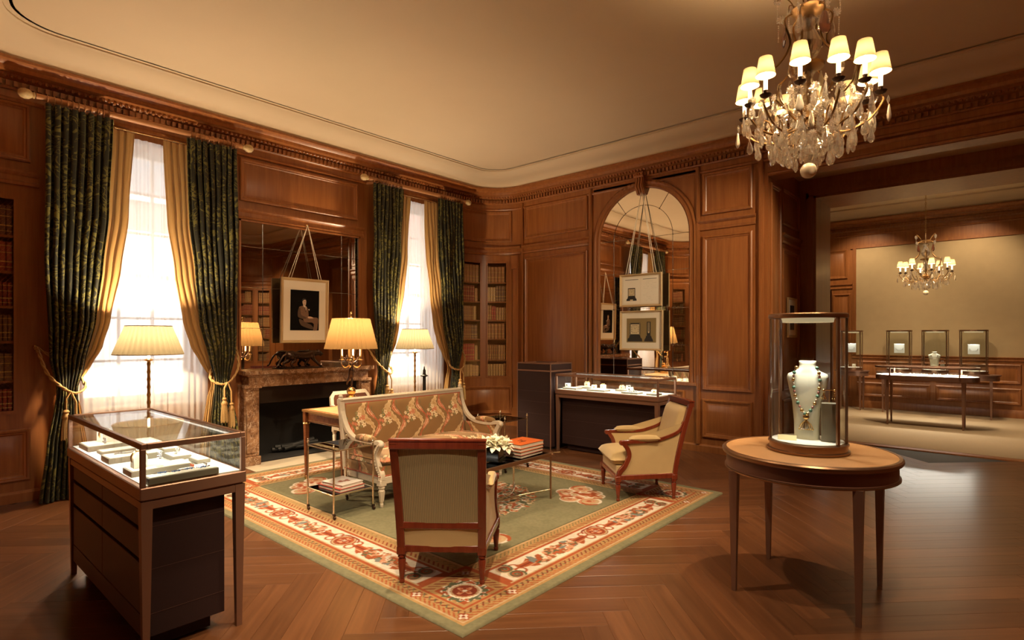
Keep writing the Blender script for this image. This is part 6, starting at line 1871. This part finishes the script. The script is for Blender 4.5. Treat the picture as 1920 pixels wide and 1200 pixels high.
def console(label, x, L):
    t = thing('console_table', label, 'console table', (x, 13.27, .0065), 0, 'consoles along the far wall')
    m = MB(); m.prism(stadium(L / 2, .26), .775, .795, V3); ob('top', m, CASEWOOD, t, 35)
    m = MB(); m.prism(stadium(L / 2 - .02, .24), .69, .775, V3); ob('apron', m, CASEWOOD, t, 35)
    for sx_ in (-1, 1):
        for sy_ in (-1, 1):
            b = MB(); b.lathe([(.015, 0), (.028, .70)], 4, (sx_ * (L / 2 - .14), sy_ * .17, 0), a0=PI / 4); ob('leg', b, CASEWOOD, t)
console('long bronze console under three vitrines against the far wall', -1.035, 1.90)
console('short bronze console at the left end of the far wall', -2.40, .62)
fzv = .0065 + .7955
for k, (x, lb) in enumerate(((-2.42, 'glass vitrine half hidden by the doorway of the next room'), (-1.60, 'left of three glass vitrines on the far console'), (-1.035, 'middle of three glass vitrines on the far console'), (-.47, 'right of three glass vitrines on the far console'))):
    vitrine(lb, (x, 13.27, fzv), 14)
PALE = plain('pale_panel', (.72, .76, .74), .6)
for k, (x, nm) in enumerate(((-1.60, 'left'), (-.47, 'right'), (-2.42, 'doorway'))):
    t = thing('jewellery_easel', 'pale square jewellery panel in the %s far vitrine' % nm, 'jewellery easel', (x, 13.30, fzv + .0645), .05)
    m = MB(); m.box(-.085, .085, -.006, .006, .30, .48, .002); ob('panel', m, PALE, t)
    m = MB(); m.tube([(0, 0, 0), (0, 0, .30)], .004, 6); m.lathe([(.05, 0), (.05, .004), (0, .006)], 14); ob('stand', m, GLASS, t)
    m = MB()
    for q in range(9):
        a = PI + PI * q / 8; m.sphere((.055 * math.cos(a), -.009, .40 + .045 * math.sin(a)), .005, 6, 4)
    ob('necklace', m, DIAM, t, 40)
    for s in (-1, 1):
        b = thing('ring_box', 'small white ring box, %s, in the %s far vitrine' % ('left' if s < 0 else 'right', nm), 'box', (x + s * .065, 13.20, fzv + .0645), .1 * s, 'ring boxes in the far vitrines')
        m = MB(); m.box(-.03, .03, -.025, .025, 0, .05 if s < 0 else .065, .004); ob('box_body', m, PADM, b)
        m = MB(); m.sphere((0, -.027, .03), .009, 8, 5); ob('ring', m, DIAM, b, 40)
b_ = bust('small cream bust with white necklace in the middle far vitrine', (-1.045, 13.27, fzv + .0645), .1, True)
b_.scale = (.85, .85, .72)
m = MB(); m.tube([(.06 * math.cos(a), -.052 + .012 * math.sin(a), .38 + .09 * math.sin(a)) for a in [PI + PI * k / 14 for k in range(15)]], .006, 6); ob('necklace', m, DIAM, b_, 50)
t = thing('display_block', 'small dark block with earrings in the middle far vitrine', 'display block', (-.92, 13.22, fzv + .0645), .2)
m = MB(); m.box(-.03, .03, -.03, .03, 0, .10, .003); ob('block', m, STONE_TRAY, t)
m = MB(); m.tube([(0, 0, .1), (0, 0, .17)], .002, 5)
for s in (-1, 1): m.sphere((s * .016, 0, .165), .007, 8, 5); m.sphere((s * .016, 0, .145), .005, 8, 5)
ob('earrings', m, DIAM, t, 40)

# ================================================================== chandeliers
def crystal():
    m, t, p, o = nt('rock_crystal')
    p.inputs['Base Color'].default_value = (.97, .93, .86, 1); p.inputs['Roughness'].default_value = .02
    p.inputs['Transmission Weight'].default_value = .86; p.inputs['IOR'].default_value = 1.52
    gl = node(t, 'ShaderNodeBsdfGlossy', Roughness=.03); gl.inputs[0].default_value = (1, .95, .86, 1)
    tr = node(t, 'ShaderNodeBsdfTransparent'); tr.inputs[0].default_value = (.98, .95, .90, 1)
    m1 = node(t, 'ShaderNodeMixShader'); m1.inputs[0].default_value = .42; t.links.new(tr.outputs[0], m1.inputs[1]); t.links.new(gl.outputs[0], m1.inputs[2])
    m2 = node(t, 'ShaderNodeMixShader'); m2.inputs[0].default_value = .45; t.links.new(p.outputs[0], m2.inputs[1]); t.links.new(m1.outputs[0], m2.inputs[2])
    t.links.new(m2.outputs[0], o.inputs[0])
    return m
CRYS = crystal()
ARMBR = plain('antique_gilt', (.26, .145, .055), .42, .9)
AMBER = plain('smoky_crystal', (.10, .035, .02), .08, spec=.8, coat=.5)
MILK = plain('milky_quartz', (.78, .66, .48), .25, spec=.6)
SHADEC = cloth('candle_shade_card', (.33, .265, .15), trans=.062)
WAX = plain('candle_tube', (.9, .8, .6), .5, emit=((1.0, .74, .42), 1.6))
def mesh_of(mb, name, mat, smooth=None):
    me = mb.mesh(name, None); fix_normals(me)
    if smooth: me.polygons.foreach_set('use_smooth', [True] * len(me.polygons)); me.set_sharp_from_angle(angle=math.radians(smooth))
    me.materials.append(mat); return me
def drop_mb(L, w, flat=.5, n=6):
    b = MB(); b.lathe([(0, 0), (w * .18, -L * .06), (w * .30, -L * .28), (w * .5, -L * .62), (w * .46, -L * .80), (w * .22, -L * .96), (0, -L)], n); b.xf(Matrix.Diagonal((1, flat, 1, 1))); return b
def rosette_mb(r):
    b = MB(); n = 10; vv = [(0, r * .35, 0), (0, -r * .35, 0)]
    for k in range(2 * n):
        a = PI * k / n; rr = r if k % 2 == 0 else r * .72; vv.append((rr * math.cos(a), 0, rr * math.sin(a)))
    F = []
    for k in range(2 * n): F += [(0, 2 + k, 2 + (k + 1) % (2 * n)), (1, 2 + (k + 1) % (2 * n), 2 + k)]
    return b.add(vv, F)
def chandelier(label, loc, n, R, power, sc=1.0, chain_to=1.2, detail=True, seed=1, a0=0.0):
    """z=0 at the bottom ball; R radius of the candle ring; candles ring at z ~.45"""
    rnd = random.Random(seed)
    t = thing('chandelier', label, 'chandelier', loc, 0, 'crystal chandeliers')
    D1 = mesh_of(drop_mb(.085, .040), 'crystal_drop', CRYS); D2 = mesh_of(drop_mb(.115, .052, .45), 'crystal_drop', CRYS); D3 = mesh_of(drop_mb(.10, .044, .6), 'quartz_drop', MILK, 50)
    D4 = mesh_of(drop_mb(.14, .085, .3, 8), 'smoky_drop', AMBER); RO = mesh_of(rosette_mb(.027), 'rosette', CRYS)
    bd = MB()
    for k in range(9): bd.sphere((0, 0, -.012 * k), .0042, 5, 4)
    BE = mesh_of(bd, 'bead_chain', CRYS)
    def put_(me, p, rz=None, s=1.0):
        o = bpy.data.objects.new(me.name.split('.')[0], me); col.objects.link(o); o.parent = t; o.location = p
        o.rotation_euler = (rnd.uniform(-.06, .06), rnd.uniform(-.06, .06), rnd.uniform(0, PI) if rz is None else rz); o.scale = (s, s, s); return o
    m = MB(); m.sphere((0, 0, 0), .046, 20, 14); ob('quartz_ball', m, MILK, t, 60)
    m = MB(); m.lathe([(0, .045), (.02, .05), (.045, .09), (.05, .12), (.03, .15), (.045, .17), (.05, .19), (.02, .22), (.02, .25)], 10); ob('lower_stem', m, CRYS, t)
    m = MB(); m.lathe([(.02, .25), (.055, .258), (.06, .27), (.03, .29), (.05, .31), (.03, .36), (.02, .37)], 20); m.lathe([(.028, .60), (.085, .62), (.09, .635), (.05, .65), (.02, .66)], 20); m.lathe([(.02, .93), (.085, .955), (.10, .97), (.08, .985), (.02, .99)], 24); m.tube([(0, 0, .25), (0, 0, 1.12)], .010, 8)
    hub = ob('hub', m, ARMBR, t, 40)
    m = MB(); m.lathe([(.02, .37), (.055, .42), (.06, .46), (.03, .52), (.022, .56), (.04, .59), (.028, .60)], 10); m.lathe([(.02, .66), (.06, .70), (.075, .76), (.05, .82), (.03, .86), (.055, .90), (.03, .93)], 12); ob('crystal_stem', m, CRYS, t)
    # lyre frame
    for k in range(6):
        a = a0 + k * PI / 3 + .3; ca, sa = math.cos(a), math.sin(a)
        P = smoothpath([(.06 * ca, .06 * sa, .97), (.13 * ca, .13 * sa, .93), (.10 * ca, .10 * sa, .78), (.17 * ca, .17 * sa, .66), (.26 * ca, .26 * sa, .62), (.24 * ca, .24 * sa, .52), (.14 * ca, .14 * sa, .40), (.05 * ca, .05 * sa, .29)], 6)
        m = MB(); m.tube(P, .0065, 6); ob('frame_scroll', m, ARMBR, t, 60)
        m = MB(); m.tube(smoothpath([(.07 * ca, .07 * sa, .975), (.10 * ca, .10 * sa, 1.04), (.16 * ca, .16 * sa, 1.09), (.17 * ca, .17 * sa, 1.05)], 5), .004, 6); ob('crown_spray', m, ARMBR, t, 60)
        put_(RO, (.17 * ca, .17 * sa, 1.05), a, 1.0); put_(RO, (.15 * ca, .15 * sa, .935), a, 1.1); put_(BE, (.17 * ca, .17 * sa, 1.02), 0, 1.0); put_(BE, (.165 * ca, .165 * sa, .90), 0, 1.0)
        put_(D4 if k % 2 else D2, (.13 * ca, .13 * sa, .90), a + PI / 2, 1.0)
        put_(D2, (.25 * ca, .25 * sa, .60), a + PI / 2, 1.0); put_(RO, (.26 * ca, .26 * sa, .62), a, 1.0); put_(D3 if k % 2 else D1, (.10 * ca, .10 * sa, .56), a, .9)
    for k in range(n):
        a = a0 + 2 * PI * k / n; ca, sa = math.cos(a), math.sin(a); rr = R * (1 if k % 2 == 0 else .94); dz = .02 if k % 2 else 0.0
        at = lambda r, z: (r * ca, r * sa, z + dz)
        m = MB(); m.tube(smoothpath([at(.04, .27), at(.14, .215), at(rr * .55, .20), at(rr * .82, .235), at(rr * .98, .30), at(rr * 1.04, .345), at(rr, .375)], 6), .0068, 6)
        m.tube(smoothpath([at(rr * .60, .205), at(rr * .66, .27), at(rr * .76, .29), at(rr * .78, .25)], 5), .0045, 5)
        arm = ob('arm', m, ARMBR, t, 60)
        m = MB(); m.lathe([(.008, .372), (.026, .380), (.034, .392), (.012, .395), (.012, .412), (.014, .416)], 10, (rr * ca, rr * sa, dz)); ob('bobeche', m, DARK_BRONZE, arm, 40)
        m = MB(); m.lathe([(.0115, .414), (.0115, .515), (.006, .52)], 12, (rr * ca, rr * sa, dz)); ob('candle', m, WAX, t, 50)
        m = MB(); m.lathe([(.054, .500), (.036, .605)], 24, (rr * ca, rr * sa, dz), cap=False); ob('candle_shade', m, SHADEC, t, 60, fix=False)
        lamp('candle_light', 'POINT', (rr * ca, rr * sa, .545 + dz), power, CANDLE, t, .03)
        put_(RO, at(rr * 1.10, .335), a + PI / 2); put_(D3 if k % 3 == 0 else D2, at(rr * 1.11, .310), a + PI / 2)
        put_(RO, at(rr * .80, .225), a + PI / 2); put_(D1, at(rr * .80, .205), a + PI / 2)
        put_(RO, at(rr * .56, .185), a + PI / 2); put_(D2, at(rr * .56, .165), a + PI / 2, .9)
        a2 = a + PI / n; c2_, s2_ = math.cos(a2), math.sin(a2)
        put_(D1, (rr * .90 * c2_, rr * .90 * s2_, .215), a2); put_(RO, (rr * .90 * c2_, rr * .90 * s2_, .235), a2 + PI / 2)
        put_(RO, (rr * .44 * c2_, rr * .44 * s2_, .175), a2 + PI / 2); put_(D2, (rr * .44 * c2_, rr * .44 * s2_, .155), a2, .85)
        put_(D1, (rr * .68 * c2_, rr * .68 * s2_, .40), a2, 1.0); put_(RO, (rr * .68 * c2_, rr * .68 * s2_, .42), a2 + PI / 2, 1.0)
        if detail and k % 2 == 0: put_(RO, (rr * .30 * c2_, rr * .30 * s2_, .125), a2 + PI / 2); put_(D1, (rr * .30 * c2_, rr * .30 * s2_, .105), a2); put_(D3, (rr * .34 * c2_, rr * .34 * s2_, .43), a2, 1.1)
        # bead swag to the next arm
        e0 = at(rr * 1.02, .36); an = a + 2 * PI / n; e1 = (R * .97 * math.cos(an), R * .97 * math.sin(an), .37)
        m = MB()
        for q in range(1, 14):
            f = q / 14; m.sphere((lerp(e0[0], e1[0], f), lerp(e0[1], e1[1], f), lerp(e0[2], e1[2], f) - .075 * math.sin(PI * f)), .005, 5, 4)
        tag(ob('bead_swag', m, CRYS, t, 60), kind='stuff')
        if detail:
            for q in range(5):
                rq = R * rnd.uniform(.2, .95); aq = a + rnd.uniform(0, 2 * PI / n); zq = .16 + .16 * rnd.random() + .10 * (rq / R)
                put_(RO, (rq * math.cos(aq), rq * math.sin(aq), zq + .02), None, rnd.uniform(.8, 1.1)); put_((D1, D2, D1, D3)[q % 4] if q != 3 or k % 3 == 0 else D2, (rq * math.cos(aq), rq * math.sin(aq), zq), None, rnd.uniform(.85, 1.15))
    # chain
    nlk = int((chain_to / sc - 1.10) / .042); m = MB()
    for k in range(nlk):
        z = 1.11 + .042 * k; w = (1, 0) if k % 2 else (0, 1)
        m.tube([(w[0] * .012 * math.cos(q * PI / 4), w[1] * .012 * math.cos(q * PI / 4), z + .026 * math.sin(q * PI / 4) + .02) for q in range(8)], .0035, 5, closed=True)
    m.lathe([(.05, chain_to / sc - .05), (.06, chain_to / sc - .01), (.06, chain_to / sc)], 16)
    tag(ob('chain', m, OLDBRASS, t, 60), kind='stuff')
    t.scale = (sc, sc, sc)
    return t
chandelier('large crystal chandelier with small cream shades above the round table', (-.905, 3.735, 2.500), 12, .365, CH_POWER, 1.0, 1.59, True, 1, .12)
chandelier('smaller crystal chandelier hanging in the next room', (-1.02, 11.5, 2.215), 8, .40, CH_POWER * .9, .88, 1.87, False, 2, .3)

# ================================================================== ceiling spots added out of view to brighten the rooms
TRIM = plain('added_spot_trim', (.62, .52, .38), .6)
def added_spot(x, y, target, power, ang=50, blend=.7, parent=None, z=4.094, color=None):
    m = MB(); m.lathe([(.045, 0), (.055, 0), (.058, -.006), (.046, -.008), (.043, .0), (.040, .03), (0, .03)], 20, (x, y, z)); ob('added_spot', m, TRIM, parent or ceiling, 40)
    d = Vector(target) - Vector((x, y, z - .02))
    lamp('added_spot_beam', 'SPOT', (x, y, z - .012), power, color or WARM, None, .035, rot=d.to_track_quat('-Z', 'Y').to_euler(), spot=math.radians(ang), blend=blend)
for args in ADDED_SPOTS: added_spot(*args)
added_spot(-1.0, 10.4, (-1.0, 11.6, .5), 200, 90, .8, MATS and bpy.data.objects['ceiling_far'], 4.088)  # unseen spots added to lift the next room and its far wall
added_spot(-.4, 12.6, (-.6, 13.7, 1.8), 110, 90, .8, bpy.data.objects['ceiling_far'], 4.088)
added_spot(-2.2, 12.6, (-2.2, 13.7, 1.8), 110, 90, .8, bpy.data.objects['ceiling_far'], 4.088)
